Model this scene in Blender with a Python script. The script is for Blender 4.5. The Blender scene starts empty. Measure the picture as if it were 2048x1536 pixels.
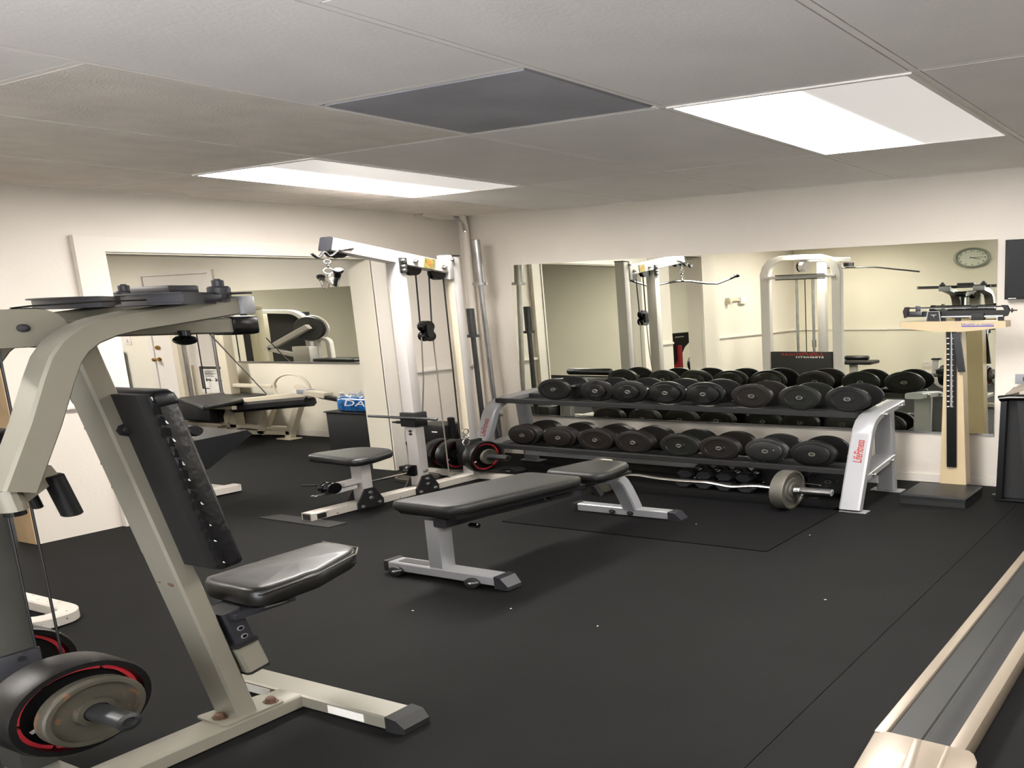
import bpy, bmesh, math, random
import mathutils
from mathutils import Vector, Matrix, noise

random.seed(7)
# The photograph shows the whole gym wider than tall, so the place is built as wide as it looks:
# plan lengths below are written in ordinary metres (X along the mirror wall, Y into it) and SX, SY give
# how wide and how deep the room is built; heights are plain metres.
SX, SY = 1.9541, 1.4209
H = 2.345
V = Vector
scn = bpy.context.scene
col = scn.collection

# ------------------------------------------------------------------ camera, world, exposure
cam_d = bpy.data.cameras.new('camera')
cam_d.sensor_fit = 'HORIZONTAL'
cam_d.sensor_width = 36.0
cam_d.lens = 36.0 * 1789.8987 / 2048.0
cam_d.shift_x = (1024.0 - 1576.3646) / 2048.0
cam_d.shift_y = (967.0861 - 768.0) / 2048.0
cam_d.clip_start = 0.02
cam = bpy.data.objects.new('camera', cam_d)
R_ = V((0.89399602, 0.44717036, -0.02845655))
D_ = V((0.06731391, -0.19682085, -0.97812596))
F_ = V((-0.44298978, 0.8725252, -0.20605784))
m3 = Matrix((R_, -D_, -F_)).transposed()
cam.matrix_world = Matrix.Translation((7.15467, -6.79259, 1.49879)) @ m3.to_4x4()
col.objects.link(cam)
scn.camera = cam

SKY = 3.6
world = bpy.data.worlds.new('world')
scn.world = world
world.use_nodes = True
world.node_tree.nodes['Background'].inputs[0].default_value = (0.95, 0.96, 1.0, 1)
world.node_tree.nodes['Background'].inputs[1].default_value = SKY
scn.view_settings.view_transform = 'Standard'
scn.view_settings.look = 'None'
scn.view_settings.exposure = 1.72
scn.view_settings.gamma = 1.0
scn.view_settings.use_curve_mapping = False
LAMP_BRIGHT, LAMP_DIM = 15.5, 0.17

# ------------------------------------------------------------------ materials
def lin(h):
    h = h.lstrip('#')
    out = []
    for i in (0, 2, 4):
        c = int(h[i:i+2], 16) / 255
        out.append(c / 12.92 if c <= 0.04045 else ((c + 0.055) / 1.055) ** 2.4)
    return (*out, 1)

MATS = {}
def mat(name, colr, rough=0.5, metal=0.0, var=0.0, vscale=6.0, bump=0.0, bscale=200.0, col2=None, thresh=None,
        coat=0.0, spec=0.5, detail=4.0, rvar=0.0):
    """Procedural surface: base colour, soft variation (var), chips or stains (col2 with thresh), fine relief (bump)."""
    m = bpy.data.materials.new(name)
    m.use_nodes = True
    nt = m.node_tree
    b = nt.nodes['Principled BSDF']
    b.inputs['Roughness'].default_value = rough
    b.inputs['Metallic'].default_value = metal
    b.inputs['Coat Weight'].default_value = coat
    b.inputs['Specular IOR Level'].default_value = spec
    c = lin(colr)
    b.inputs['Base Color'].default_value = c
    tc = nt.nodes.new('ShaderNodeTexCoord')
    last = None
    if var > 0 or rvar > 0:
        n = nt.nodes.new('ShaderNodeTexNoise')
        n.inputs['Scale'].default_value = vscale
        n.inputs['Detail'].default_value = detail
        nt.links.new(tc.outputs['Object'], n.inputs['Vector'])
        r = nt.nodes.new('ShaderNodeValToRGB')
        r.color_ramp.elements[0].position = 0.3
        r.color_ramp.elements[1].position = 0.7
        r.color_ramp.elements[0].color = tuple(x * (1 - var) for x in c[:3]) + (1,)
        r.color_ramp.elements[1].color = tuple(min(1, x * (1 + var)) for x in c[:3]) + (1,)
        nt.links.new(n.outputs['Fac'], r.inputs['Fac'])
        last = r.outputs['Color']
        if rvar > 0:
            mr = nt.nodes.new('ShaderNodeMapRange')
            mr.inputs['To Min'].default_value = max(0.02, rough - rvar)
            mr.inputs['To Max'].default_value = min(1, rough + rvar)
            nt.links.new(n.outputs['Fac'], mr.inputs['Value'])
            nt.links.new(mr.outputs['Result'], b.inputs['Roughness'])
    if col2 is not None:
        n2 = nt.nodes.new('ShaderNodeTexNoise')
        n2.inputs['Scale'].default_value = bscale if bump == 0 else vscale * 4
        n2.inputs['Detail'].default_value = 6
        nt.links.new(tc.outputs['Object'], n2.inputs['Vector'])
        r2 = nt.nodes.new('ShaderNodeValToRGB')
        r2.color_ramp.elements[0].position = thresh
        r2.color_ramp.elements[1].position = min(1, thresh + 0.04)
        r2.color_ramp.elements[0].color = (0, 0, 0, 1)
        r2.color_ramp.elements[1].color = (1, 1, 1, 1)
        nt.links.new(n2.outputs['Fac'], r2.inputs['Fac'])
        mx = nt.nodes.new('ShaderNodeMix')
        mx.data_type = 'RGBA'
        nt.links.new(r2.outputs['Color'], mx.inputs['Factor'])
        if last is not None:
            nt.links.new(last, mx.inputs['A'])
        else:
            mx.inputs['A'].default_value = c
        mx.inputs['B'].default_value = lin(col2)
        last = mx.outputs['Result']
    if last is not None:
        nt.links.new(last, b.inputs['Base Color'])
    if bump > 0:
        n3 = nt.nodes.new('ShaderNodeTexNoise')
        n3.inputs['Scale'].default_value = bscale
        n3.inputs['Detail'].default_value = 3
        nt.links.new(tc.outputs['Object'], n3.inputs['Vector'])
        bp = nt.nodes.new('ShaderNodeBump')
        bp.inputs['Strength'].default_value = bump
        bp.inputs['Distance'].default_value = 0.004
        nt.links.new(n3.outputs['Fac'], bp.inputs['Height'])
        nt.links.new(bp.outputs['Normal'], b.inputs['Normal'])
    MATS[name] = m
    return m

M_wall = mat('wall_paint', '#d6cfc5', 0.42, var=0.02, vscale=1.5, bump=0.35, bscale=45, spec=0.35)
M_wall2 = mat('wall_paint_cream', '#ddd7c6', 0.5, var=0.02, vscale=1.5, bump=0.2, bscale=45, spec=0.3)
M_trim = mat('trim_paint', '#dad4cb', 0.4, var=0.02, vscale=3, spec=0.35)
M_wood = mat('raw_pine', '#b39a76', 0.7, var=0.15, vscale=4)
M_tile = mat('ceiling_tile_face', '#e9e5e1', 0.9, var=0.03, vscale=2.5, bump=0.25, bscale=60, spec=0.1)
M_tile2 = mat('ceiling_tile_textured', '#e4ddd4', 0.95, var=0.06, vscale=5, bump=0.6, bscale=90, spec=0.1)
M_vent = mat('grey_panel', '#a09fa4', 0.85, var=0.12, vscale=2.2, spec=0.1)
M_tee = mat('tee_bar_paint', '#ebe7e2', 0.6, spec=0.2)
M_gap = mat('plenum_dark', '#2a2826', 0.95)
M_floor = mat('rubber_floor', '#101010', 0.75, var=0.16, vscale=2.2, bump=0.3, bscale=160, spec=0.12, col2=None)
M_grey = mat('champagne_frame_paint', '#7f7b6f', 0.42, metal=0.25, var=0.05, vscale=5, spec=0.4)
M_white = mat('white_powder_paint', '#bcb8b5', 0.38, var=0.03, vscale=5, spec=0.4)
M_whitechip = mat('chipped_white_paint', '#b8b2a9', 0.5, var=0.06, vscale=9, col2='#5a5148', thresh=0.66, bump=0.15, bscale=60)
M_cream = mat('cream_powder_paint', '#c6bda8', 0.42, var=0.03, vscale=5)
M_silver = mat('silver_rack_paint', '#97989b', 0.38, metal=0.3, var=0.03, vscale=4)
M_black = mat('black_powder_paint', '#0b0b0c', 0.62, var=0.1, vscale=8)
M_blackgloss = mat('black_gloss_plastic', '#08080a', 0.26, spec=0.35, var=0.1, vscale=6)
M_charcoal = mat('charcoal_painted_steel', '#26262b', 0.45, metal=0.15, var=0.08, vscale=8)
M_column = mat('worn_dark_grey_steel', '#4c4b47', 0.42, metal=0.3, var=0.25, vscale=3)
M_railsilver = mat('shade_lifted_silver', '#c4c5c8', 0.4, metal=0.1)  # rack silver made lighter to offset the shade under the lower tier
M_tear = mat('torn_cover_edge_black', '#050506', 0.8, spec=0.15)
M_vinyl = mat('black_vinyl', '#121316', 0.4, var=0.08, vscale=7, bump=0.12, bscale=120, spec=0.45)
M_vinylgrey = mat('worn_grey_vinyl', '#1b1b1a', 0.5, var=0.1, vscale=5, bump=0.1, bscale=120, spec=0.4)
M_plastic_wrap = mat('clear_wrapped_vinyl', '#171614', 0.40, var=0.3, vscale=9, bump=0.5, bscale=14, coat=0.10, spec=0.35)
M_torn = mat('torn_vinyl', '#0e0e11', 0.35, var=0.2, vscale=20, bump=0.9, bscale=30)
M_foam = mat('exposed_staples', '#b9b9b6', 0.3, metal=0.6)
M_rub = mat('black_rubber', '#0d0d0d', 0.42, var=0.12, vscale=8, bump=0.1, bscale=90, spec=0.28)
M_ring = mat('dull_ring_steel', '#6b6963', 0.4, metal=0.7)
M_rubbrown = mat('brownish_black_rubber', '#15110f', 0.42, var=0.14, vscale=8, bump=0.1, bscale=90, spec=0.28)
M_rubgreen = mat('greenish_black_rubber', '#10120f', 0.42, var=0.14, vscale=8, bump=0.1, bscale=90, spec=0.28)
M_rubgrey = mat('dusty_rubber', '#1c1b19', 0.65, var=0.15, vscale=6)
M_scuff = mat('scuffed_black_rubber', '#0c0d0e', 0.45, var=0.1, vscale=8, col2='#a5a5a3', thresh=0.7, bscale=22)
M_chrome = mat('chrome', '#c9c9c7', 0.18, metal=1.0)
M_steel = mat('brushed_steel', '#a5a5a5', 0.34, metal=1.0, var=0.12, vscale=12)
M_darksteel = mat('dark_steel', '#4a4b4d', 0.36, metal=0.8, var=0.15, vscale=8)
M_castgrey = mat('grey_cast_iron', '#514f48', 0.55, metal=0.25, var=0.14, vscale=9, col2='#5e4b3a', thresh=0.68, bump=0.3, bscale=70)
M_rust = mat('rusty_iron', '#3e3b31', 0.6, metal=0.2, var=0.18, vscale=7, col2='#61462f', thresh=0.62, bump=0.3, bscale=60)
M_rustbolt = mat('rusty_bolt', '#5b4335', 0.6, metal=0.4, var=0.3, vscale=40)
M_red = mat('red_paint', '#c4313c', 0.4)
M_redlogo = mat('red_lettering', '#8e1512', 0.5)
M_whitelogo = mat('white_lettering', '#e8e8e6', 0.5)
M_blue = mat('blue_lettering', '#2f3096', 0.5)
M_ink = mat('dark_print', '#2c2a28', 0.6)
M_paper = mat('white_label', '#d6d3cc', 0.5, var=0.05, vscale=30)
M_beige = mat('beige_enamel', '#b09f80', 0.4, var=0.04, vscale=4)
M_brass = mat('brass', '#a8854c', 0.25, metal=1.0)
M_cablecoat = mat('black_cable_coat', '#0c0b0b', 0.45)
M_belt = mat('grey_track_rubber', '#1f2021', 0.5, var=0.2, vscale=4, spec=0.4)
M_alu = mat('champagne_aluminium', '#857a6d', 0.34, metal=0.35, var=0.05, vscale=6)
M_alugloss = mat('champagne_plastic_gloss', '#8a7e70', 0.36, metal=0.2, var=0.1, vscale=3, coat=0.3)
M_screen = mat('screen_black', '#0a0b10', 0.4, spec=0.2)
M_hex = mat('hex_rubber', '#191a1e', 0.5, var=0.1, vscale=9, spec=0.4)
M_greyplastic = mat('grey_plastic', '#8c8f96', 0.45)
M_clockface = mat('clock_face', '#d3d6c6', 0.5)
M_clockrim = mat('clock_rim', '#8f9486', 0.35, metal=0.3)
M_mat = mat('mat_rubber', '#131313', 0.66, var=0.1, vscale=4)
M_bottle = None

def mirror_mat():
    m = bpy.data.materials.new('mirror_silvering')
    m.use_nodes = True
    nt = m.node_tree
    b = nt.nodes['Principled BSDF']
    b.inputs['Metallic'].default_value = 1
    b.inputs['Roughness'].default_value = 0.0
    b.inputs['Base Color'].default_value = (0.88, 0.90, 0.80, 1)
    tc = nt.nodes.new('ShaderNodeTexCoord')
    n = nt.nodes.new('ShaderNodeTexNoise')
    n.inputs['Scale'].default_value = 1.1
    nt.links.new(tc.outputs['Object'], n.inputs['Vector'])
    bp = nt.nodes.new('ShaderNodeBump')
    bp.inputs['Strength'].default_value = 0.012
    bp.inputs['Distance'].default_value = 0.02
    nt.links.new(n.outputs['Fac'], bp.inputs['Height'])
    nt.links.new(bp.outputs['Normal'], b.inputs['Normal'])
    return m
M_mirror = mirror_mat()

def lamp_mat():
    """Troffer lens: one of the two tubes behind it is out, so it glows strongly on the side of the live tube."""
    m = bpy.data.materials.new('troffer_lens')
    m.use_nodes = True
    nt = m.node_tree
    b = nt.nodes['Principled BSDF']
    b.inputs['Base Color'].default_value = (0.35, 0.33, 0.31, 1)
    b.inputs['Roughness'].default_value = 0.4
    tc = nt.nodes.new('ShaderNodeTexCoord')
    sp = nt.nodes.new('ShaderNodeSeparateXYZ')
    nt.links.new(tc.outputs['Generated'], sp.inputs[0])
    r = nt.nodes.new('ShaderNodeValToRGB')
    r.color_ramp.interpolation = 'EASE'
    e = r.color_ramp.elements
    e[0].position = 0.22
    e[0].color = (1, 1, 1, 1)
    e[1].position = 0.58
    e[1].color = (0, 0, 0, 1)
    nt.links.new(sp.outputs['X'], r.inputs['Fac'])
    mr = nt.nodes.new('ShaderNodeMapRange')
    mr.inputs['To Min'].default_value = LAMP_DIM
    mr.inputs['To Max'].default_value = LAMP_BRIGHT
    nt.links.new(r.outputs['Color'], mr.inputs['Value'])
    b.inputs['Emission Color'].default_value = (1.0, 0.95, 0.90, 1)
    nt.links.new(mr.outputs['Result'], b.inputs['Emission Strength'])
    return m
M_lamp = lamp_mat()

def diamond_mat():
    m = mat('diamond_tread_rubber', '#0e0e0f', 0.75, var=0.1, vscale=4, spec=0.08)
    nt = m.node_tree
    b = nt.nodes['Principled BSDF']
    tc = nt.nodes.new('ShaderNodeTexCoord')
    mp = nt.nodes.new('ShaderNodeMapping')
    mp.inputs['Rotation'].default_value = (0, 0, 0.785)
    mp.inputs['Scale'].default_value = (26, 26, 1)
    nt.links.new(tc.outputs['Object'], mp.inputs['Vector'])
    ck = nt.nodes.new('ShaderNodeTexChecker')
    ck.inputs['Scale'].default_value = 1.0
    nt.links.new(mp.outputs[0], ck.inputs['Vector'])
    bp = nt.nodes.new('ShaderNodeBump')
    bp.inputs['Strength'].default_value = 0.35
    bp.inputs['Distance'].default_value = 0.003
    nt.links.new(ck.outputs['Fac'], bp.inputs['Height'])
    nt.links.new(bp.outputs['Normal'], b.inputs['Normal'])
    return m
M_diamond = diamond_mat()

def speckle_mat():
    return mat('speckled_mat_rubber', '#1b1b1a', 0.8, var=0.5, vscale=70, bump=0.4, bscale=120, detail=2)
M_speckle = speckle_mat()

def water_wrap_mat():
    m = mat('blue_film_wrap', '#1a62a6', 0.2, var=0.75, vscale=22, coat=0.5)
    return m
M_wrap = water_wrap_mat()

def clear_mat():
    m = bpy.data.materials.new('clear_bottle_plastic')
    m.use_nodes = True
    b = m.node_tree.nodes['Principled BSDF']
    b.inputs['Base Color'].default_value = (0.8, 0.87, 0.9, 1)
    b.inputs['Roughness'].default_value = 0.08
    b.inputs['Transmission Weight'].default_value = 0.75
    b.inputs['IOR'].default_value = 1.33
    return m
M_bottle = clear_mat()

# ------------------------------------------------------------------ mesh builder
class MB:
    def __init__(s):
        s.v, s.f = [], []
    def add(s, vs, fs):
        o = len(s.v)
        s.v += [V(p) for p in vs]
        s.f += [tuple(i + o for i in f) for f in fs]
        return s
    def hexa(s, p):      # p: 4 bottom + 4 top, both counter-clockwise
        return s.add(p, [(3, 2, 1, 0), (4, 5, 6, 7), (0, 1, 5, 4), (1, 2, 6, 5), (2, 3, 7, 6), (3, 0, 4, 7)])
    def box(s, x0, x1, y0, y1, z0, z1, c=0.0):
        if c <= 0:
            return s.hexa([(x0, y0, z0), (x1, y0, z0), (x1, y1, z0), (x0, y1, z0), (x0, y0, z1), (x1, y0, z1), (x1, y1, z1), (x0, y1, z1)])
        bm = bmesh.new()
        bmesh.ops.create_cube(bm, size=1)
        bmesh.ops.scale(bm, vec=(x1 - x0, y1 - y0, z1 - z0), verts=bm.verts)
        bmesh.ops.bevel(bm, geom=bm.edges[:], offset=c, segments=2, affect='EDGES', profile=0.6)
        mid = V(((x0 + x1) / 2, (y0 + y1) / 2, (z0 + z1) / 2))
        bm.verts.index_update()
        s.add([v.co + mid for v in bm.verts], [[v.index for v in f.verts] for f in bm.faces])
        bm.free()
        return s
    def loft(s, rings, cap=True, closed=True):
        n = len(rings[0])
        vs = [p for r in rings for p in r]
        fs = []
        for i in range(len(rings) - 1):
            for j in range(n if closed else n - 1):
                k = (j + 1) % n
                fs.append((i*n + j, i*n + k, (i+1)*n + k, (i+1)*n + j))
        if cap and closed:
            fs.append(tuple(range(n))[::-1])
            fs.append(tuple(range((len(rings)-1)*n, len(rings)*n)))
        return s.add(vs, fs)
    def bar(s, path, w, h, n=(1, 0, 0), c=0.0):
        """Rectangular tube along path; w measured along n (the normal of the bend plane), h across it."""
        P = [V(p) for p in path]
        n = V(n).normalized()
        rings = []
        for i, p in enumerate(P):
            if i == 0: t = (P[1] - P[0]).normalized(); sc = 1
            elif i == len(P) - 1: t = (P[-1] - P[-2]).normalized(); sc = 1
            else:
                a, b = (P[i] - P[i-1]).normalized(), (P[i+1] - P[i]).normalized()
                t = (a + b).normalized(); sc = 1 / max(0.35, t.dot(a))
            u = t.cross(n).normalized()
            nn = u.cross(t).normalized()
            hw, hh = w / 2, h / 2 * sc
            k = c if c > 0 else min(w, h) * 0.10
            k = min(k, hw * 0.9, h / 2 * 0.9)
            pr = [(-hw, -hh + k), (-hw + k, -hh), (hw - k, -hh), (hw, -hh + k), (hw, hh - k), (hw - k, hh), (-hw + k, hh), (-hw, hh - k)]
            rings.append([p + nn * a + u * b for a, b in pr])
        return s.loft(rings)
    def tube(s, path, r, n=10, rs=None):
        P = [V(p) for p in path]
        t0 = (P[1] - P[0]).normalized()
        a = V((0, 0, 1)) if abs(t0.z) < 0.9 else V((1, 0, 0))
        u = t0.cross(a).normalized()
        rings = []
        for i, p in enumerate(P):
            if i == 0: t = t0
            elif i == len(P) - 1: t = (P[-1] - P[-2]).normalized()
            else: t = ((P[i] - P[i-1]).normalized() + (P[i+1] - P[i]).normalized()).normalized()
            u = (u - t * u.dot(t)).normalized()
            w = t.cross(u)
            rr = rs[i] if rs else r
            rings.append([p + (u * math.cos(q) + w * math.sin(q)) * rr for q in [2 * math.pi * k / n for k in range(n)]])
        return s.loft(rings)
    def lathe(s, o, ax, prof, n=28):
        """prof: (distance along ax, radius)."""
        o, ax = V(o), V(ax).normalized()
        a = V((0, 0, 1)) if abs(ax.z) < 0.9 else V((1, 0, 0))
        u = ax.cross(a).normalized()
        w = ax.cross(u)
        rings = [[o + ax * d + (u * math.cos(q) + w * math.sin(q)) * max(r, 1e-5) for q in [2 * math.pi * k / n for k in range(n)]] for d, r in prof]
        return s.loft(rings)
    def cyl(s, a, b, r, n=16, c=0.0):
        a, b = V(a), V(b)
        L = (b - a).length
        if c > 0:
            return s.lathe(a, b - a, [(0, r - c), (c, r), (L - c, r), (L, r - c)], n)
        return s.lathe(a, b - a, [(0, r), (L, r)], n)
    def ball(s, c, rx, ry=None, rz=None, n=14, m=8):
        ry = ry or rx; rz = rz or rx
        c = V(c)
        rings = []
        for i in range(m + 1):
            t = math.pi * i / m
            rr = max(math.sin(t), 1e-4)
            rings.append([c + V((rx * rr * math.cos(2*math.pi*k/n), ry * rr * math.sin(2*math.pi*k/n), -rz * math.cos(t))) for k in range(n)])
        return s.loft(rings)
    def torus(s, c, ax, R, r, n=32, m=8, a0=0.0, a1=2*math.pi):
        c, ax = V(c), V(ax).normalized()
        a = V((0, 0, 1)) if abs(ax.z) < 0.9 else V((1, 0, 0))
        u = ax.cross(a).normalized()
        w = ax.cross(u)
        full = abs(a1 - a0 - 2*math.pi) < 1e-6
        path = []
        N = n if full else n + 1
        rings = []
        for k in range(N):
            q = a0 + (a1 - a0) * k / n
            d = u * math.cos(q) + w * math.sin(q)
            rings.append([c + d * (R + r * math.cos(p)) + ax * (r * math.sin(p)) for p in [2*math.pi*j/m for j in range(m)]])
        if full: rings.append(rings[0])
        return s.loft(rings, cap=not full)
    def prism(s, poly, vec):
        p = [V(q) for q in poly]
        v = V(vec)
        n = len(p)
        return s.add(p + [q + v for q in p], [tuple(range(n))[::-1], tuple(range(n, 2*n))] + [(i, (i+1) % n, n + (i+1) % n, n + i) for i in range(n)])
    def ring_sector(s, c, ax, r0, r1, t, a0, a1, n=8):
        c, ax = V(c), V(ax).normalized()
        a = V((0, 0, 1))
        u = ax.cross(a).normalized()
        w = ax.cross(u)
        lo, hi = [], []
        rings = []
        for k in range(n + 1):
            q = a0 + (a1 - a0) * k / n
            d = u * math.cos(q) + w * math.sin(q)
            rings.append([c + d * r0, c + d * r1, c + d * r1 + ax * t, c + d * r0 + ax * t])
        return s.loft(rings)
    def pad(s, poly, o, ex, ey, th, r=0.015, crown=0.0, corner=0.03, cn=4, wob=0.0):
        """Upholstered pad: outline poly in the plane (o, ex, ey) with rounded corners and a rolled edge, thickness th."""
        o, ex, ey = V(o), V(ex).normalized(), V(ey).normalized()
        ez = ex.cross(ey)
        q = rounded(poly, corner, cn)
        def off(d):
            n = len(q); out = []
            for i in range(n):
                a, b, c = V((*q[i-1], 0)), V((*q[i], 0)), V((*q[(i+1) % n], 0))
                e1, e2 = (b - a), (c - b)
                if e1.length < 1e-7 or e2.length < 1e-7:
                    out.append((b.x, b.y)); continue
                n1 = V((-e1.y, e1.x, 0)).normalized(); n2 = V((-e2.y, e2.x, 0)).normalized()
                nn = (n1 + n2).normalized()
                k = 1 / max(0.5, nn.dot(n1))
                p = b + nn * d * k
                out.append((p.x, p.y))
            return out
        rings = []
        for d, z in [(r, 0), (r*0.3, r*0.3), (0, r), (0, th - r), (r*0.3, th - r*0.3), (r, th)]:
            ring = []
            for x, y in off(d):
                p = o + ex * x + ey * y + ez * z
                if wob > 0:
                    p += ez * wob * noise.noise(p * 18) + ex * wob * noise.noise(p * 14 + V((5, 5, 5)))
                ring.append(p)
            rings.append(ring)
        cen = sum(rings[-1], V((0, 0, 0))) / len(rings[-1])
        for k, cr in ((.85, .55), (.55, .9), (.2, 1.0)):
            ring = []
            for p in rings[5]:
                p2 = cen + (p - cen) * k + ez * crown * cr
                if wob > 0: p2 += ez * wob * .8 * noise.noise(p2 * 18)
                ring.append(p2)
            rings.append(ring)
        s.loft(rings)
        return s

def rounded(poly, r, n=4):
    out = []
    m = len(poly)
    for i in range(m):
        a, b, c = V((*poly[i-1], 0)), V((*poly[i], 0)), V((*poly[(i+1) % m], 0))
        d1, d2 = (a - b), (c - b)
        k = min(r, d1.length * 0.45, d2.length * 0.45)
        p1, p2 = b + d1.normalized() * k, b + d2.normalized() * k
        for j in range(n + 1):
            t = j / n
            p = p1 * (1-t)**2 + b * 2*t*(1-t) + p2 * t**2
            out.append((p.x, p.y))
    return out

def arc_path(pts, r, n=6):
    """Rounds the corners of an open 3D polyline."""
    P = [V(p) for p in pts]
    out = [P[0]]
    for i in range(1, len(P) - 1):
        a, b, c = P[i-1], P[i], P[i+1]
        d1, d2 = a - b, c - b
        k = min(r, d1.length * 0.48, d2.length * 0.48)
        p1, p2 = b + d1.normalized() * k, b + d2.normalized() * k
        for j in range(n + 1):
            t = j / n
            out.append(p1 * (1-t)**2 + b * 2*t*(1-t) + p2 * t**2)
    out.append(P[-1])
    return out

def W(p):
    return V((p[0] * SX, p[1] * SY, p[2]))

ROOT = {}
def make_mesh(name, mb, m, origin, angle=32):
    me = bpy.data.meshes.new(name)
    o = V(origin)
    me.from_pydata([W(p - o) for p in mb.v], [], mb.f)
    me.validate()
    bm = bmesh.new()
    bm.from_mesh(me)
    bmesh.ops.recalc_face_normals(bm, faces=bm.faces)
    bm.to_mesh(me)
    bm.free()
    for p in me.polygons:
        p.use_smooth = True
    me.set_sharp_from_angle(angle=math.radians(angle))
    me.materials.append(m)
    return me

def thing(name, label, cat, loc, group=None):
    o = bpy.data.objects.new(name, None)
    o.empty_display_size = 0.05
    o.location = W(loc)
    o['label'] = label
    o['category'] = cat
    if group: o['group'] = group
    col.objects.link(o)
    ROOT[o.name] = V(loc)
    return o

def part(name, mb, m, parent, label=None, angle=32, kind=None):
    org = ROOT[parent.name]
    o = bpy.data.objects.new(name, make_mesh(name, mb, m, org, angle))
    o.parent = parent
    col.objects.link(o)
    ROOT[o.name] = org
    if label: o['label'] = label
    if kind: o['kind'] = kind
    return o

def solo(name, mb, m, label, cat, loc, group=None, angle=32):
    o = bpy.data.objects.new(name, make_mesh(name, mb, m, loc, angle))
    o.location = W(loc)
    o['label'] = label
    o['category'] = cat
    if group: o['group'] = group
    col.objects.link(o)
    ROOT[o.name] = V(loc)
    return o

def struct(name, mb, m, loc=(0, 0, 0), angle=32):
    o = bpy.data.objects.new(name, make_mesh(name, mb, m, loc, angle))
    o.location = W(loc)
    o['kind'] = 'structure'
    col.objects.link(o)
    ROOT[o.name] = V(loc)
    return o

def copy_tree(src, loc, label, group=None):
    d = V(loc)
    r = src.copy()
    r.location = W(d)
    r['label'] = label
    if group: r['group'] = group
    col.objects.link(r)
    ROOT[r.name] = d
    for ch in src.children:
        c = ch.copy(); c.parent = r
        col.objects.link(c)
        for g in ch.children:
            e = g.copy(); e.parent = c
            col.objects.link(e)
    return r

def text_mb(txt, o, ex, ey, height, width=None, depth=0.0012, shear=0.0, bold=0.0):
    """Raised or printed lettering, its left baseline at o, running along ex, up along ey."""
    cu = bpy.data.curves.new('t', 'FONT')
    cu.body = txt
    cu.size = 1.0
    cu.shear = shear
    cu.extrude = 0.0
    cu.resolution_u = 2
    cu.offset = bold
    ob = bpy.data.objects.new('t', cu)
    col.objects.link(ob)
    bpy.context.view_layer.update()
    dg = bpy.context.evaluated_depsgraph_get()
    me = ob.evaluated_get(dg).to_mesh()
    vs = [v.co.copy() for v in me.vertices]
    fs = [tuple(p.vertices) for p in me.polygons]
    ob.evaluated_get(dg).to_mesh_clear()
    bpy.data.objects.remove(ob)
    bpy.data.curves.remove(cu)
    x0 = min(v.x for v in vs); x1 = max(v.x for v in vs)
    y0 = min(v.y for v in vs); y1 = max(v.y for v in vs)
    sy = height / (y1 - y0)
    sx = (width / (x1 - x0)) if width else sy
    o, ex, ey = V(o), V(ex).normalized(), V(ey).normalized()
    ez = ex.cross(ey)
    mb = MB()
    mb.add([o + ex * ((v.x - x0) * sx) + ey * ((v.y - y0) * sy) + ez * depth for v in vs], fs)
    return mb

def bolt(mb, p, ax, r=0.012, h=0.01):
    mb.lathe(p, ax, [(0, r*1.5), (0.003, r*1.5), (0.0031, r), (h*0.8, r), (h, r*0.7)], 8)

# ------------------------------------------------------------------ setting
# floor: rubber rolls laid side by side, with a joint at X = 2.97
mb = MB().box(-4.4, 5.3, -5.6, 0.3, -0.06, -0.012)
floor = struct('floor', mb, M_gap)
for a, b in ((-4.4, 0.0), (0.001, 2.9685), (2.9705, 5.3)):
    part('rubber_sheet', MB().box(a, b, -5.6, 0.3, -0.012, 0.0), M_floor, floor)

# ceiling: tiles in a tee grid
ceil = struct('ceiling', MB().box(-0.12, 5.3, -5.6, 0.12, H + 0.03, H + 0.1), M_gap)
L = [-0.01, 0.599, 1.208, 1.818, 2.427, 3.037, 3.647, 4.256, 4.866, 5.3]
YB = {'a': -1.028, 'b': -2.247, 'p': -2.857, 'c': -3.466, 'q': -4.08, 'd': -4.685, 'e': -5.5}
def tile(x0, x1, y0, y1, m=M_tile):
    g = 0.0115
    mbt = MB().hexa([(x0+g, y0+g, H - 0.001), (x1-g, y0+g, H - 0.001), (x1-g, y1-g, H - 0.001), (x0+g, y1-g, H - 0.001),
                     (x0+g, y0+g, H + 0.004), (x1-g, y0+g, H + 0.004), (x1-g, y1-g, H + 0.014), (x0+g, y1-g, H + 0.004)])
    part('ceiling_tile', mbt, m, ceil)
LIGHTS = [(1, 'b', 'a'), (4, 'b', 'a'), (1, 'd', 'c'), (6, 'd', 'c'), (6, 'b', 'a')]
for i in range(9):
    x0, x1 = L[i], L[i+1]
    cuts = [-5.5, YB['d'], YB['c'], YB['b'], YB['a'], 0.0] if i != 3 else [-5.5, YB['q'], YB['p'], YB['b'], YB['a'], 0.0]
    if i in (2, 4, 7): cuts = [-5.5, YB['d'], YB['c'], YB['b'], YB['a'], 0.0]
    for a, b in zip(cuts, cuts[1:]):
        lit = any(i == li and abs(a - YB[la]) < 1e-3 for li, la, lb in LIGHTS)
        if lit: continue
        if i == 3 and abs(a - YB['p']) < 1e-3:
            part('ceiling_vent_panel', MB().hexa([(x0+.02, a+.02, H-.003), (x1-.02, a+.02, H-.003), (x1-.02, b-.02, H-.003), (x0+.02, b-.02, H-.003),
                 (x0+.02, a+.02, H+.014), (x1-.02, a+.02, H+.014), (x1-.02, b-.02, H+.014), (x0+.02, b-.02, H+.014)]), M_vent, ceil, 'dark grey ceiling panel')
            continue
        tex = (i == 2 and abs(a - YB['c']) < 1e-3) or (i == 0) or (i == 1 and a < -3)
        tile(x0, x1, a, b, M_tile2 if tex else M_tile)
w = 0.0085
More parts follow.
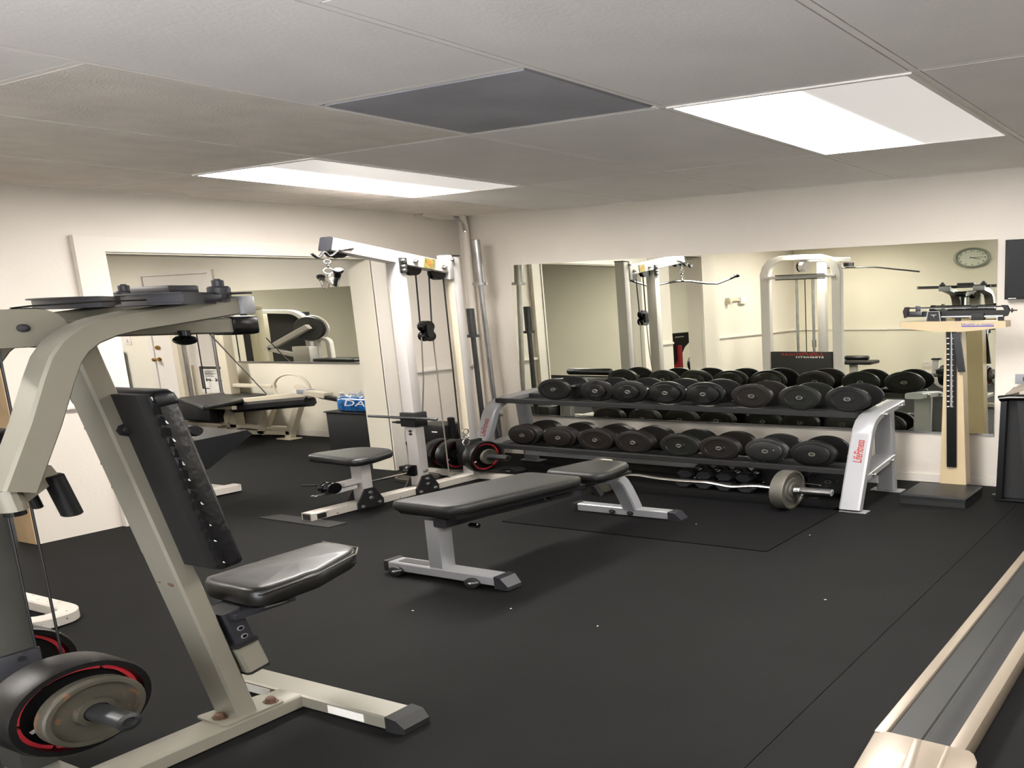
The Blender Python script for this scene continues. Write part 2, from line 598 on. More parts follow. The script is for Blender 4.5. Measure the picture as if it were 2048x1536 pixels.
for x in L[1:9]:
    part('tee_bar', MB().box(x - w, x + w, -5.5, 0.0, H - 0.0005, H + 0.006), M_tee, ceil)
for i in range(9):
    for y in ([YB['d'], YB['c'], YB['b'], YB['a']] if i != 3 else [YB['q'], YB['p'], YB['b'], YB['a']]):
        part('cross_tee', MB().box(L[i] + w, L[i+1] - w, y - w, y + w, H - 0.0005, H + 0.006), M_tee, ceil)
part('wall_angle', MB().box(0.0, 0.018, -5.48, 0, H - 0.004, H + 0.004), M_tee, ceil)
part('wall_angle', MB().box(0.0, 5.2, -0.018, 0, H - 0.004, H + 0.004), M_tee, ceil)

def troffer(x0, x1, y0, y1, label, group='fluorescent ceiling lights', bright=True):
    t = thing('ceiling_light', label, 'ceiling light', ((x0+x1)/2, (y0+y1)/2, H), group)
    f = MB()
    k = 0.022
    for a in ((x0+.008, x0+k, y0+.008, y1-.008), (x1-k, x1-.008, y0+.008, y1-.008), (x0+k, x1-k, y0+.008, y0+k), (x0+k, x1-k, y1-k, y1-.008)):
        f.box(a[0], a[1], a[2], a[3], H - 0.008, H + 0.02)
    part('light_frame', f, M_tee, t)
    part('diffuser', MB().box(x0+k, x1-k, y0+k, y1-k, H - 0.001, H + 0.008), M_lamp, t)
    return t
troffer(L[1], L[2], YB['b'], YB['a'], 'lit fluorescent ceiling panel above the cable pulldown machine', None)
troffer(L[4], L[5], YB['b'], YB['a'], 'lit fluorescent ceiling panel above the dumbbell rack')
troffer(L[1], L[2], YB['d'], YB['c'], 'lit fluorescent ceiling panel near the entrance side of the room')
troffer(L[6], L[7], YB['d'], YB['c'], 'lit fluorescent ceiling panel right of the photographer')
troffer(L[6], L[7], YB['b'], YB['a'], 'lit fluorescent ceiling panel over the treadmill side')

# walls of the main room
T = 0.125
w_back = struct('wall_back', MB().box(0, 5.3, 0, 0.12, 0, H + 0.05), M_wall)
wl = MB()
WR = 0.06          # the pier beside the corner stands proud of the rest of this wall
def skew(mb_, x0, x1, ya, yb, z0, z1, k=WR):
    return mb_.hexa([(x0, ya, z0), (x1, ya, z0), (x1 + k, yb, z0), (x0 + k, yb, z0), (x0, ya, z1), (x1, ya, z1), (x1 + k, yb, z1), (x0 + k, yb, z1)])
wl.box(WR - T, WR, -0.78, 0.0, 0, H + 0.05)
skew(wl, -T, 0, -2.225, -0.78, 1.925, H + 0.05)
wl.box(-T, 0, -2.72, -2.225, 0, H + 0.05)
wl.box(-T, 0, -3.28, -2.72, 2.08, H + 0.05)
wl.box(-T, 0, -5.48, -3.28, 0, H + 0.05)
struct('wall_left', wl, M_wall)
struct('wall_front', MB().box(-T, 1.95, -5.6, -5.48, 0, H + 0.05).box(3.45, 5.3, -5.6, -5.48, 0, H + 0.05).box(1.95, 3.45, -5.6, -5.48, 0, .25).box(1.95, 3.45, -5.6, -5.48, 2.15, H + 0.05), M_wall2)
# unseen window behind the photographer, added to bring daylight onto the ceiling
struct('added_window_1', MB().box(1.95, 2.0, -5.57, -5.51, .25, 2.15).box(3.4, 3.45, -5.57, -5.51, .25, 2.15).box(2.0, 3.4, -5.57, -5.51, .25, .31).box(2.0, 3.4, -5.57, -5.51, 2.09, 2.15).box(2.68, 2.72, -5.57, -5.51, .31, 2.09), M_trim, (2.7, -5.54, 1.2))
struct('wall_right', MB().box(5.2, 5.3, -5.48, 0, 0, H + 0.05), M_wall2)
# raw pine facing on the free end of the left wall
struct('trim_1', MB().box(-T, -0.004, -2.732, -2.72, 0, 2.08), M_wood)
# casings of the wide opening
cs = MB()
cs.box(-0.002, 0.016, -2.345, -2.225, 0, 2.03)
skew(cs, -0.002, 0.016, -2.225, -0.78, 1.93, 2.03)
cs.box(WR - 0.002, WR + 0.025, -0.785, -0.68, 0, 2.03)
cs.box(WR + 0.02, WR + 0.031, -0.785, -0.772, 0, 1.93)
cs.box(-0.002, 0.024, -2.36, -2.345, 0, 2.035)
struct('trim_2', cs, M_trim)
struct('trim_3', skew(MB(), -T - .004, 0.004, -2.23, -0.775, 1.918, 1.934).box(WR - T - 0.004, WR + .02, -0.787, -0.778, 0, 1.92), M_wall2)
struct('trim_4', MB().box(-0.002, 0.022, -3.57, -3.28, 0, 2.14).box(-0.002, 0.018, -3.28, -2.72, 2.08, 2.16), M_trim)
# chair rails and baseboards
def rail(mb_, x0, x1, y0, y1, axis):
    mb_.box(x0, x1, y0, y1, 0.875, 0.9)
struct('trim_5', MB().box(WR, WR + 0.016, -0.68, 0, 0.872, 0.9, .004), M_trim)
struct('trim_6', MB().box(0, 0.016, -2.715, -2.36, 0.872, 0.9, .004), M_trim)
struct('trim_7', MB().box(0, 0.016, -5.48, -3.57, 0.872, 0.9, .004), M_trim)
struct('trim_8', MB().box(0, 5.2, -5.48, -5.464, 0.872, 0.9, .004), M_trim)
struct('baseboard_back', MB().box(0, 5.2, -0.012, 0, 0, 0.062).box(0, 5.2, -0.014, 0, 0, 0.012), M_trim)
struct('baseboard_left', MB().box(WR, WR + 0.012, -0.68, 0, 0, 0.07).box(0, 0.012, -5.48, -3.67, 0, 0.07), M_trim)
struct('baseboard_front', MB().box(0, 5.2, -5.48, -5.468, 0, 0.07), M_trim)

# adjoining room beyond the opening
WY = 0.13
struct('wall_annex_back', MB().box(-4.4, -T, WY, WY + 0.1, 0, H + 0.05), M_wall2)
struct('wall_annex_end', MB().box(-4.4, -4.3, -5.6, WY, 0, H + 0.05), M_wall2)
struct('wall_annex_front', MB().box(-4.3, -T, -5.6, -5.5, 0, H + 0.05), M_wall2)
struct('ceiling_annex', MB().box(-4.4, -T, -5.6, WY + .1, H + 0.0, H + 0.1), M_tile)
struct('baseboard_annex', MB().box(-4.3, -T, WY - 0.012, WY, 0, 0.07), M_trim)
troffer(-1.9, -1.29, -2.0, -0.8, 'lit fluorescent ceiling panel of the adjoining room, nearer the leg curl machine')
troffer(-3.4, -2.79, -2.0, -0.8, 'added unseen ceiling panel brightening the adjoining room, farther in')  # added lamp, lifts the wall tone of the adjoining room
troffer(-1.9, -1.29, -4.4, -3.2, 'added unseen ceiling panel brightening the adjoining room, beyond the doorway')  # added lamp, brightens the adjoining room as the wall mirror shows it

# door in the adjoining room
dr = struct('door_1', MB().box(-2.945, -2.225, WY - 0.012, WY, 0, 1.965), M_trim, (-2.6, WY, 0))
part('door_frame', MB().box(-2.995, -2.95, WY - 0.022, WY, 0, 2.01).box(-2.22, -2.175, WY - 0.022, WY, 0, 2.01).box(-2.95, -2.22, WY - 0.022, WY, 1.97, 2.01), M_trim, dr)
kn = MB()
kn.lathe((-2.905, WY - 0.012, 0.9), (0, -1, 0), [(0, .026), (.005, .026), (.006, .01), (.03, .01), (.036, .022), (.055, .024), (.062, .012)], 14)
part('door_knob', kn, M_brass, dr)
part('deadbolt', MB().lathe((-2.9, WY - 0.012, 1.055), (0, -1, 0), [(0, .028), (.012, .026), (.014, .014), (.022, .012)], 14), M_brass, dr)
sw = thing('light_switch', 'white light switch plate beside the adjoining room door', 'switch', (-3.26, WY, 1.15))
part('switch_plate', MB().box(-3.30, -3.22, WY - 0.006, WY, 1.09, 1.21, .002), M_trim, sw)
part('switch_toggle', MB().box(-3.27, -3.25, WY - 0.014, WY - 0.005, 1.13, 1.17, .002), M_trim, sw)
lk = thing('locker', 'slim white locker with grey side near the far door', 'locker', (-3.45, -0.1, 0))
part('locker_body', MB().box(-3.62, -3.30, -0.25, 0.1, 0, 1.02), M_greyplastic, lk)
part('locker_front', MB().box(-3.62, -3.30, -0.262, -0.25, 0.02, 1.0), M_trim, lk)

# wall mirrors
mr = thing('wall_mirror', 'large frameless wall mirror behind the dumbbell rack', 'mirror', (1.6, 0, 0.4))
part('mirror_glass', MB().box(0.387, 2.812, -0.008, -0.001, 0.405, 1.857), M_mirror, mr)
part('bottom_channel', MB().box(0.387, 2.812, -0.011, -0.0005, 0.393, 0.407), M_steel, mr)
mr = thing('wall_mirror', 'smaller wall mirror in the adjoining room above the leg curl machine', 'mirror', (-1.46, WY, 0.88))
part('mirror_glass', MB().box(-2.06, -0.15, WY - 0.008, WY - 0.001, 0.885, 1.735), M_mirror, mr)
part('bottom_channel', MB().box(-2.06, -0.15, WY - 0.011, WY - 0.0005, 0.872, 0.888), M_steel, mr)

# pipes and patch in the corner
pp = MB()
pp.tube(arc_path([(0.135, -0.06, H), (0.140, -0.05, 2.25), (0.137, -0.05, 0.02)], 0.05), 0.022, 12)
solo('drain_pipe', pp, M_wall, 'beige painted pipe running up the room corner beside the leaning bars', 'pipe', (0.14, -0.05, 0))
solo('conduit_pipe', MB().tube(arc_path([(0.10, -0.10, H - 0.005), (0.145, -0.075, 2.29), (0.16, -0.08, 2.2), (0.16, -0.08, 2.19)], 0.04), 0.008, 8), M_chrome,
     'short bare metal conduit elbow at top of the corner pipe', 'pipe', (0.12, -0.06, 2.2))
solo('duct_patch', MB().prism([(WR, y, z) for y, z in rounded([(-0.36, H - .001), (-0.37, H - .025), (-0.25, H - .045), (-0.03, H - .03), (-0.03, H - .001)], 0.02)], (0.05, 0, 0)), M_wall,
     'white plastered box where the corner pipe meets ceiling', 'duct', (0.0, -0.1, H - .04))

# mats
solo('floor_mat', MB().box(1.33, 2.405, -1.595, -0.70, 0.0, 0.006), M_diamond, 'large black diamond tread rubber mat under the bench and curl bar', 'mat', (1.87, -1.2, 0))
mm = MB().hexa([(0.389, -1.99, 0), (0.79, -2.0, 0), (0.795, -1.90, 0), (0.418, -1.90, 0), (0.389, -1.99, .006), (0.79, -2.0, .006), (0.795, -1.90, .006), (0.418, -1.90, .006)])
solo('floor_mat', mm, M_speckle, 'small grey speckled mat strip under the front foot of the pulldown machine', 'mat', (0.6, -1.95, 0))
# ------------------------------------------------------------------ pec fly machine, front left
pf = thing('fly_machine', 'champagne grey seated fly machine with curved overhead arm and black torn backrest in front', 'gym machine', (2.0, -3.5, 0))
part('base_beam', MB().bar([(2.02, -4.20, .026), (2.02, -3.37, .026)], .078, .05), M_grey, pf)
cf = part('cross_foot', MB().bar([(1.82, -3.335, .026), (2.298, -3.335, .026)], .05, .078, (0, 0, 1)), M_grey, pf)
part('foot_cap', MB().loft([[V((2.296, y, z)) for y, z in ((-3.378, 0.0), (-3.292, 0.0), (-3.292, .055), (-3.378, .055))],
                            [V((2.325, y, z)) for y, z in ((-3.378, 0.0), (-3.292, 0.0), (-3.292, .05), (-3.378, .05))],
                            [V((2.343, y, z)) for y, z in ((-3.374, 0.002), (-3.296, 0.002), (-3.296, .022), (-3.374, .022))]]), M_black, pf)
part('foot_cap', MB().box(1.79, 1.825, -3.378, -3.292, 0, .054, .008), M_black, pf)
part('warning_sticker', MB().box(2.135, 2.235, -3.376, -3.3735, .010, .040), M_paper, cf, 'scratched white label')
part('warning_sticker', MB().box(1.88, 1.96, -3.376, -3.3735, .010, .040), M_paper, cf, 'scratched white label')
bp = MB().prism([(x, y, .051) for x, y in rounded([(1.962, -3.575), (2.056, -3.578), (2.056, -3.418), (1.985, -3.418)], .012)], (0, 0, .007))
bpl = part('base_plate', bp, M_grey, pf)
for x, y in ((2.012, -3.553), (2.035, -3.438)):
    bb = MB(); bolt(bb, (x, y, .058), (0, 0, 1), .011, .018)
    part('bolt', bb, M_rustbolt, bpl)
up = part('upright', MB().bar([(2.008, -3.508, .055), (2.008, -3.728, 1.455)], .078, .05), M_grey, pf)
bb = MB(); bolt(bb, (2.047, -3.672, 1.14), (1, 0, 0), .014, .012)
part('bolt', bb, M_black, up)
bb = MB(); bolt(bb, (1.985, -3.606, .60), (0, -1, 0.1), .012, .012); bolt(bb, (2.02, -3.603, .595), (0, -1, .1), .012, .016)
part('bolt', bb, M_rustbolt, up)
part('top_beam', MB().bar([(1.985, -3.80, 1.462), (1.985, -3.37, 1.449)], .07, .055), M_grey, pf)
part('beam_cap', MB().box(1.945, 2.025, -3.375, -3.305, 1.415, 1.482, .012), M_blackgloss, pf)
part('adjuster_knob', MB().cyl((2.03, -3.50, 1.44), (2.03, -3.50, 1.415), .012, 10).ball((2.03, -3.50, 1.408), .024, .024, .017), M_blackgloss, pf)
# curved arms
apath = [(-3.925, 1.022), (-3.862, 1.20), (-3.825, 1.32), (-3.806, 1.375), (-3.785, 1.412), (-3.755, 1.442), (-3.715, 1.463), (-3.66, 1.478), (-3.60, 1.488), (-3.435, 1.518)]
def fly_arm(xc, sgn):
    arm = part('swing_arm', MB().bar([(xc, y, z) for y, z in apath], .062, .060, (1, 0, 0), .005), M_grey, pf)
    part('arm_end_bracket', MB().box(xc - .04, xc + .04, -3.436, -3.405, 1.488, 1.548, .004), M_silver, arm)
    part('pivot_sleeve', MB().cyl((xc, -3.935, 1.03), (xc, -3.928, .968), .024, 14), M_grey, arm)
    part('pivot_cap', MB().cyl((xc, -3.9285, .97), (xc, -3.927, .953), .019, 12), M_blackgloss, arm)
    x0 = xc - sgn * .022
    part('grip_bracket', MB().prism([(x0, -3.90, .980), (x0, -3.835, 1.035), (x0, -3.848, 1.075), (x0, -3.90, 1.075)], (.018 * sgn, 0, 0)), M_grey, arm)
    part('hand_grip', MB().cyl((x0 + .012*sgn, -3.846, 1.045), (x0 + .012*sgn, -3.824, .918), .0185, 16, .003), M_rub, arm)
    part('hand_grip', MB().cyl((x0 - .02*sgn, -3.875, 1.02), (x0 - .02*sgn, -3.863, .945), .010, 12, .003), M_rub, arm)
    return arm
fly_arm(2.09, 1)
fly_arm(1.857, -1)
# cams and pivots on top
def half_disc(cx, cy, r, a0, a1, z0, z1, m=22):
    return [(cx, cy, 0)] + [(cx + r*math.cos(a0 + (a1-a0)*k/m), cy + r*math.sin(a0 + (a1-a0)*k/m), 0) for k in range(m + 1)]
def cam(cx, cy, a0, a1):
    mbc = MB()
    def lay(r, za, zb):
        mbc.prism([(x, y, za) for x, y, _ in half_disc(cx, cy, r, a0, a1, 0, 0)], (0, 0, zb - za))
    lay(.182, 1.524, 1.528); lay(.172, 1.528, 1.556); lay(.182, 1.556, 1.560)
    return part('cam', mbc, M_charcoal, pf)
c1 = cam(1.83, -3.47, math.radians(140), math.radians(310))
c2 = cam(2.11, -3.47, math.radians(140), math.radians(300))
for x, cc in ((1.83, c1), (2.11, c2)):
    part('pivot_hub', MB().lathe((x, -3.47, 1.50), (0, 0, 1), [(.03, .018), (.04, .018), (.041, .0215), (.075, .0215), (.080, .019), (.081, .0115), (.098, .0115), (.1, .0105), (.1001, .006), (.104, .006)], 20), M_charcoal, cc)
part('cam_stop', MB().box(1.93, 2.045, -3.53, -3.46, 1.560, 1.588, .006), M_charcoal, pf)
part('stop_lever', MB().box(2.10, 2.17, -3.46, -3.445, 1.553, 1.559), M_charcoal, pf)
cl = part('cable_clevis', MB().box(2.125, 2.150, -3.552, -3.498, 1.530, 1.554, .003), M_charcoal, pf)
part('cable_fitting', MB().lathe((2.138, -3.60, 1.541), (0, 1, 0), [(0, .003), (.01, .007), (.05, .007), (.06, .004), (.075, .004), (.076, .009), (.09, .009)], 10), M_chrome, cl)
part('drive_cable', MB().tube([(2.138, -3.59, 1.541), (2.10, -3.72, 1.538), (2.035, -3.80, 1.530), (2.03, -3.83, 1.525)], .003, 6), M_cablecoat, pf)
# pulley with capsule shaped cover at the back
part('pulley', MB().lathe((2.0, -3.80, 1.468), (1, 0, 0), [(0, .058), (.006, .058), (.012, .050), (.024, .050), (.030, .058), (.036, .058)], 30), M_blackgloss, pf)
cov = [(-3.80 + .054 * math.cos(a), 1.468 + .054 * math.sin(a)) for a in [math.radians(-90 + 180 * k / 16) for k in range(17)]] + [(-4.02, 1.522), (-4.02, 1.414)]
pc = part('pulley_cover', MB().prism([(2.038, y, z) for y, z in cov], (.010, 0, 0)), M_grey, pf)
part('cover_bolt', MB().lathe((2.048, -3.826, 1.468), (1, 0, 0), [(0, .012), (.004, .011), (.006, .006)], 12), M_charcoal, pc)
part('rear_beam', MB().bar([(1.985, -3.80, 1.44), (1.985, -4.02, 1.44)], .05, .06), M_grey, pf)
part('column_tie', MB().box(1.85, 2.0, -3.90, -3.85, 1.40, 1.45), M_grey, pf)
part('column_foot', MB().box(1.84, 2.03, -3.91, -3.84, 0, .05), M_grey, pf)
part('arm_roller', MB().cyl((1.72, -3.80, 1.12), (1.90, -3.80, 1.12), .036, 18, .008), M_rub, pf)
# column, carriage and horn
colm = part('column', MB().box(1.832, 1.906, -3.912, -3.838, .05, 1.44, .006), M_column, pf)
ca = part('carriage', MB().box(1.822, 1.916, -3.922, -3.836, .24, .455, .004), M_charcoal, pf)
part('carriage_pin', MB().lathe((1.916, -3.875, .435), (1, 0, 0), [(0, .008), (.003, .008)], 10), M_black, ca)
part('weight_horn', MB().lathe((1.60, -3.875, .33), (1, 0, 0), [(0, .022), (.02, .024), (.595, .024), (.608, .025), (.610, .015), (.603, .014)], 22), M_darksteel, ca)
part('cable', MB().tube([(1.93, -3.853, 1.42), (1.93, -3.853, .46)], .0028, 8), M_cablecoat, pf)
part('cable', MB().tube([(1.93, -3.808, 1.41), (1.93, -3.808, .42)], .0028, 8), M_cablecoat, pf)
# backrest
def lean(z, y0): return y0 - (z - .655) * .153
bex, bey = V((-1, 0, 0)), V((0, -.153, 1)).normalized()
br = part('backrest', MB().pad([(-.12, 0), (.12, 0), (.12, .615), (-.12, .615)], (2.0, -3.573, .652), (1, 0, 0), bey, .058, .010, 0, .02, 4, .0035) if False else
          MB().pad([(-.12, 0), (.12, 0), (.12, .615), (-.12, .615)], (2.0, -3.515, .652), (1, 0, 0), bey, .060, .010, 0, .022, 4, .004), M_torn, pf, None, 40)
part('back_board', MB().hexa([(1.978, -3.600, .665), (2.117, -3.600, .665), (2.117, -3.565, .665), (1.978, -3.565, .665), (1.978, -3.600 - .59*.153, 1.255), (2.117, -3.600 - .59*.153, 1.255), (2.117, -3.565 - .59*.153, 1.255), (1.978, -3.565 - .59*.153, 1.255)]), M_black, br)
# torn edge of the cover along the side with staples
se = MB()
random.seed(3)
for k in range(9):
    z = .68 + .56 * k / 8 + random.uniform(-.012, .012)
    y = lean(z, -3.566 + random.uniform(-.006, .006))
    l = random.uniform(.004, .012)
    se.hexa([(2.118, y - .002, z), (2.1235, y - .002, z), (2.1235, y + .003, z - .002), (2.118, y + .003, z - .002),
             (2.118, y - .004, z + l), (2.1225, y - .004, z + l), (2.1225, y - .001, z + l), (2.118, y - .001, z + l)])
part('staples', se, M_steel, br, 'bare staples along the torn cover', kind='stuff')
tb = MB()
for k in range(17):
    z = .67 + .57 * k / 16
    y = lean(z, -3.568)
    w0 = random.uniform(.003, .011)
    tb.hexa([(2.117, y - w0, z - .014), (2.1245, y - w0*.6, z - .012), (2.1245, y + w0*.5, z - .016), (2.117, y + w0, z - .012),
             (2.117, y - w0, z + .012), (2.1225, y - w0*.4, z + .016), (2.1225, y + w0*.5, z + .010), (2.117, y + w0, z + .014)])
part('torn_cover_edge', tb, M_tear, br, kind='stuff')
fold = MB().pad([(-.123, .565), (.123, .565), (.123, .622), (-.123, .622)], (2.0, -3.512, .652), (1, 0, 0), bey, .066, .012, 0, .02, 4, .006)
part('folded_cover_top', fold, M_vinyl, br, None, 40)
for z in (.947, 1.03, 1.15):
    yc = -3.508 - (z - .055) * .157
    part('back_bracket', MB().box(1.9675, 1.98, yc - .0215, yc + .02, z - .010, z + .008), M_black, up)
# seat
seat = part('seat', MB().pad([(1.885, -3.46), (2.085, -3.475), (2.078, -3.30), (2.02, -3.12), (1.985, -3.075), (1.865, -3.07), (1.88, -3.30)], (0, 0, .445), (1, 0, 0), (0, 1, 0), .075, .016, .004, .05, 5, .004), M_plastic_wrap, pf, None, 50)
part('wrap_edge', MB().tube([(2.088, -3.47, .505), (2.082, -3.30, .51), (2.024, -3.12, .508), (1.985, -3.072, .508), (1.865, -3.066, .508)], .003, 6), M_plastic_wrap, seat)
part('wrap_edge', MB().tube([(2.085, -3.46, .452), (2.080, -3.41, .446), (2.070, -3.38, .440)], .004, 6), M_plastic_wrap, seat)
sp = part('seat_post', MB().bar([(2.02, -3.486, .325), (2.02, -3.512, .455)], .062, .050), M_charcoal, pf)
part('seat_bracket', MB().box(1.96, 2.07, -3.52, -3.36, .43, .447), M_charcoal, sp)
hl = MB()
for z in (.352, .385):
    y = -3.486 - (z - .325) * .2
    hl.lathe((2.0505, y, z), (1, 0, 0), [(0, .009), (.0015, .009), (.0016, .006), (.0008, .005)], 12)
part('pin_hole', hl, M_silver, sp)
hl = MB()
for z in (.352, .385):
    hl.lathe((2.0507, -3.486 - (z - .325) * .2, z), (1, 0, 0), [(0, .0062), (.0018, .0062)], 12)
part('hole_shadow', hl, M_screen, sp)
part('seat_sleeve', MB().bar([(2.02, -3.470, .218), (2.02, -3.492, .325)], .074, .062), M_grey, pf)
part('sleeve_collar', MB().bar([(2.02, -3.4915, .322), (2.02, -3.493, .331)], .08, .068), M_black, pf)
part('sleeve_collar', MB().bar([(2.02, -3.4685, .212), (2.02, -3.4705, .221)], .076, .064), M_black, pf)

# weight plates on the fly machine horn
def weight_plate(loc, ax, r, th, label, m=M_rub, ring=None, name='weight_plate', spokes=False, rub_r=None, group=None, dish=True, marks=0):
    o, ax = V(loc), V(ax).normalized()
    t = thing(name, label, 'weight plate', o, group)
    pr = [(0, .026), (0, r * .96), (th * .12, r), (th * .88, r), (th, r * .96), (th, r * .86)]
    if dish:
        pr += [(th * .72, r * .83), (th * .70, r * .42), (th, r * .38), (th, .026)]
    else:
        pr += [(th, .026)]
    pr = [(0, .026)] + pr[1:] + [(0, .026)]
    part('disc', MB().lathe(o, ax, pr, 40), m, t)
    if ring:
        for k in range(6):
            a0 = k * math.pi / 3 + .05
            rg = MB().ring_sector(o + ax * (th * .70), ax, r * .77, r * .835, th * .14, a0, a0 + math.pi / 3 - .1, 9)
            part('red_ring', rg, M_red, t, 'red ring segment')
    if marks:
        a = V((0, 0, 1)); u = ax.cross(a).normalized(); w_ = ax.cross(u)
        mk = MB()
        for q in (0.4, 2.9, 4.6)[:marks]:
            d = u * math.cos(q) + w_ * math.sin(q); e = ax.cross(d)
            c = o + d * r * .62 + ax * (th * .71)
            mk.hexa([c - d*.008 - e*.005, c + d*.008 - e*.005, c + d*.008 + e*.005, c - d*.008 + e*.005,
                     c - d*.008 - e*.005 + ax*.0015, c + d*.008 - e*.005 + ax*.0015, c + d*.008 + e*.005 + ax*.0015, c - d*.008 + e*.005 + ax*.0015])
        part('white_mark', mk, M_whitelogo, t)
    return t
weight_plate((2.0, -3.875, .33), (1, 0, 0), .140, .085, 'black rubber plate with segmented red ring, nearest on the fly machine horn', M_rub, True, marks=2)
weight_plate((2.092, -3.875, .33), (1, 0, 0), .098, .030, 'dull olive grey iron plate in front of the red ringed plate on the fly machine', M_rust)
weight_plate((1.94, -3.875, .33), (1, 0, 0), .075, .016, 'small pale iron plate between column and big plate of the fly machine', M_castgrey)
weight_plate((1.745, -3.850, .335), (1, 0, 0), .145, .07, 'red ringed black rubber plate behind the fly machine column', M_rub, True)

# ------------------------------------------------------------------ cable tower seen in the wall mirror
tw = thing('cable_tower', 'white arched pulldown tower with black logo shroud, seen in the wall mirror', 'gym machine', (.67, -3.75, 0))
arch = [(.375, -3.75, .05), (.375, -3.75, 1.80), (.395, -3.75, 1.90), (.44, -3.75, 1.985), (.52, -3.75, 2.025), (.68, -3.75, 2.03), (.83, -3.75, 2.025), (.91, -3.75, 1.985), (.955, -3.75, 1.90), (.972, -3.75, 1.80), (.972, -3.75, .05)]
part('arch_frame', MB().bar(arch, .075, .075, (0, 1, 0)), M_white, tw)
part('crossbar', MB().box(.38, .97, -3.765, -3.70, 1.735, 1.775, .004), M_white, tw)
part('guide_bracket', MB().box(.49, .89, -3.70, -3.66, 1.775, 1.79).box(.49, .89, -3.70, -3.66, 1.715, 1.73), M_black, tw)
for x in (.62, .755):
    part('guide_rod', MB().cyl((x, -3.80, .10), (x, -3.80, 1.73), .012, 10), M_steel, tw)
part('cable', MB().tube([(.69, -3.80, .6), (.69, -3.80, 1.72)], .004, 6), M_cablecoat, tw)
sh = part('logo_shroud', MB().box(.42, .935, -3.74, -3.69, .10, .672, .006), M_black, tw)
part('logo_lettering', text_mb('LifeFitness', (.87, -3.6885, .615), (-1, 0, 0), (0, 0, 1), .050, .36, .001, .3, .012), M_redlogo, sh)
part('logo_lettering', text_mb('STRENGTH', (.87, -3.6885, .582), (-1, 0, 0), (0, 0, 1), .024, .23, .001, 0, .01), M_whitelogo, sh)
part('weight_stack', MB().box(.50, .86, -3.86, -3.76, .10, .60), M_black, tw)
part('mast', MB().box(.60, .668, -4.44, -4.36, .05, 1.98, .006), M_white, tw)
part('boom', MB().bar([(.70, -3.75, 2.0), (.80, -4.58, 2.01)], .06, .07, (1, 0, 0)), M_white, tw)
part('boom_pulley', MB().lathe((.64, -3.85, 1.90), (1, 0, 0), [(0, .068), (.012, .068), (.02, .058), (.03, .058), (.038, .068), (.05, .068), (.052, .012), (.056, .012)], 24), M_white, tw)
part('pulley_rim', MB().lathe((.628, -3.85, 1.90), (1, 0, 0), [(0, .070), (.014, .070)], 24), M_blackgloss, tw)
part('lat_bar', MB().tube(arc_path([(.60, -4.58, 1.90), (1.03, -4.58, 1.885), (1.40, -4.58, 1.787)], .06), .012, 10), M_darksteel, tw)
part('bar_hook', MB().box(.78, .86, -4.57, -4.53, 1.91, 1.965), M_charcoal, tw)
part('hanging_grip', MB().tube([(.58, -4.32, .80), (.58, -4.32, 1.72)], .005, 6).cyl((.58, -4.32, .68), (.58, -4.32, .80), .018, 12, .006), M_rub, tw)
part('thigh_roller', MB().cyl((.83, -4.38, .515), (1.03, -4.38, .515), .035, 16, .008), M_vinyl, tw)
part('tower_seat', MB().pad([(.80, -4.55), (1.08, -4.55), (1.08, -4.28), (.80, -4.28)], (0, 0, .42), (1, 0, 0), (0, 1, 0), .05, .012), M_vinylgrey, tw)
part('seat_frame', MB().bar([(.9, -4.38, .43), (.9, -4.38, .05)], .06, .06, (1, 0, 0)), M_white, tw)
ub = arc_path([(.42, -3.375, .03), (1.02, -3.375, .03), (1.02, -3.225, .03), (.42, -3.225, .03)], .085, 7)
part('base_tube', MB().bar(ub, .055, .055, (0, 0, 1)), M_whitechip, tw)
part('base_tube', MB().bar([(.375, -3.35, .03), (.375, -4.5, .03)], .05, .055, (1, 0, 0)).bar([(.972, -3.42, .03), (.972, -4.5, .03)], .05, .055, (1, 0, 0)), M_white, tw)
hp = thing('handle_post', 'curved white tube with black cap, seen low in the mirror beside the scale column', 'gym machine', (1.6, -4.35, 0))
part('post_tube', MB().bar(arc_path([(1.59, -4.35, .50), (1.58, -4.35, .22), (1.62, -4.35, .10), (1.9, -4.35, .06)], .09), .05, .05, (0, 1, 0)), M_white, hp)
part('post_cap', MB().box(1.555, 1.63, -4.385, -4.315, .495, .52, .008), M_black, hp)
part('post_foot', MB().bar([(1.9, -4.5, .03), (1.9, -4.2, .03)], .05, .055, (1, 0, 0)), M_white, hp)

# clock, thermostat and outlets seen in the mirror
ck = thing('wall_clock', 'round silver rimmed wall clock on the far wall, seen in the mirror', 'clock', (1.637, -5.48, 2.0))
part('clock_case', MB().torus((1.637, -5.455, 2.0), (0, 1, 0), .142, .016, 40, 10), M_clockrim, ck)
cface = part('clock_face', MB().lathe((1.637, -5.48, 2.0), (0, 1, 0), [(0, .14), (.018, .14)], 40), M_clockface, ck)
nm = MB()
for h in range(1, 13):
    a = math.radians(90 - 30 * h)
    s_ = text_mb(str(h), (0, 0, 0), (-1, 0, 0), (0, 0, 1), .026)
    xs = [p.x for p in s_.v]; zs = [p.z for p in s_.v]
    c0 = V(((min(xs) + max(xs)) / 2, 0, (min(zs) + max(zs)) / 2))
    cc = V((1.637 - .108 * math.cos(a), -5.4605, 2.0 + .108 * math.sin(a)))
    nm.add([p - c0 + cc for p in s_.v], s_.f)
part('numerals', nm, M_ink, cface)
def hand(ang, l, w_):
    a = math.radians(90 - ang); d = V((-math.cos(a), 0, math.sin(a))); e = V((d.z, 0, -d.x))
    o = V((1.637, -5.459, 2.0))
    return MB().prism([o - d * .02 - e * w_, o + d * l - e * w_ * .5, o + d * l + e * w_ * .5, o - d * .02 + e * w_], (0, .002, 0))
part('hour_hand', hand(247, .075, .005), M_ink, ck)
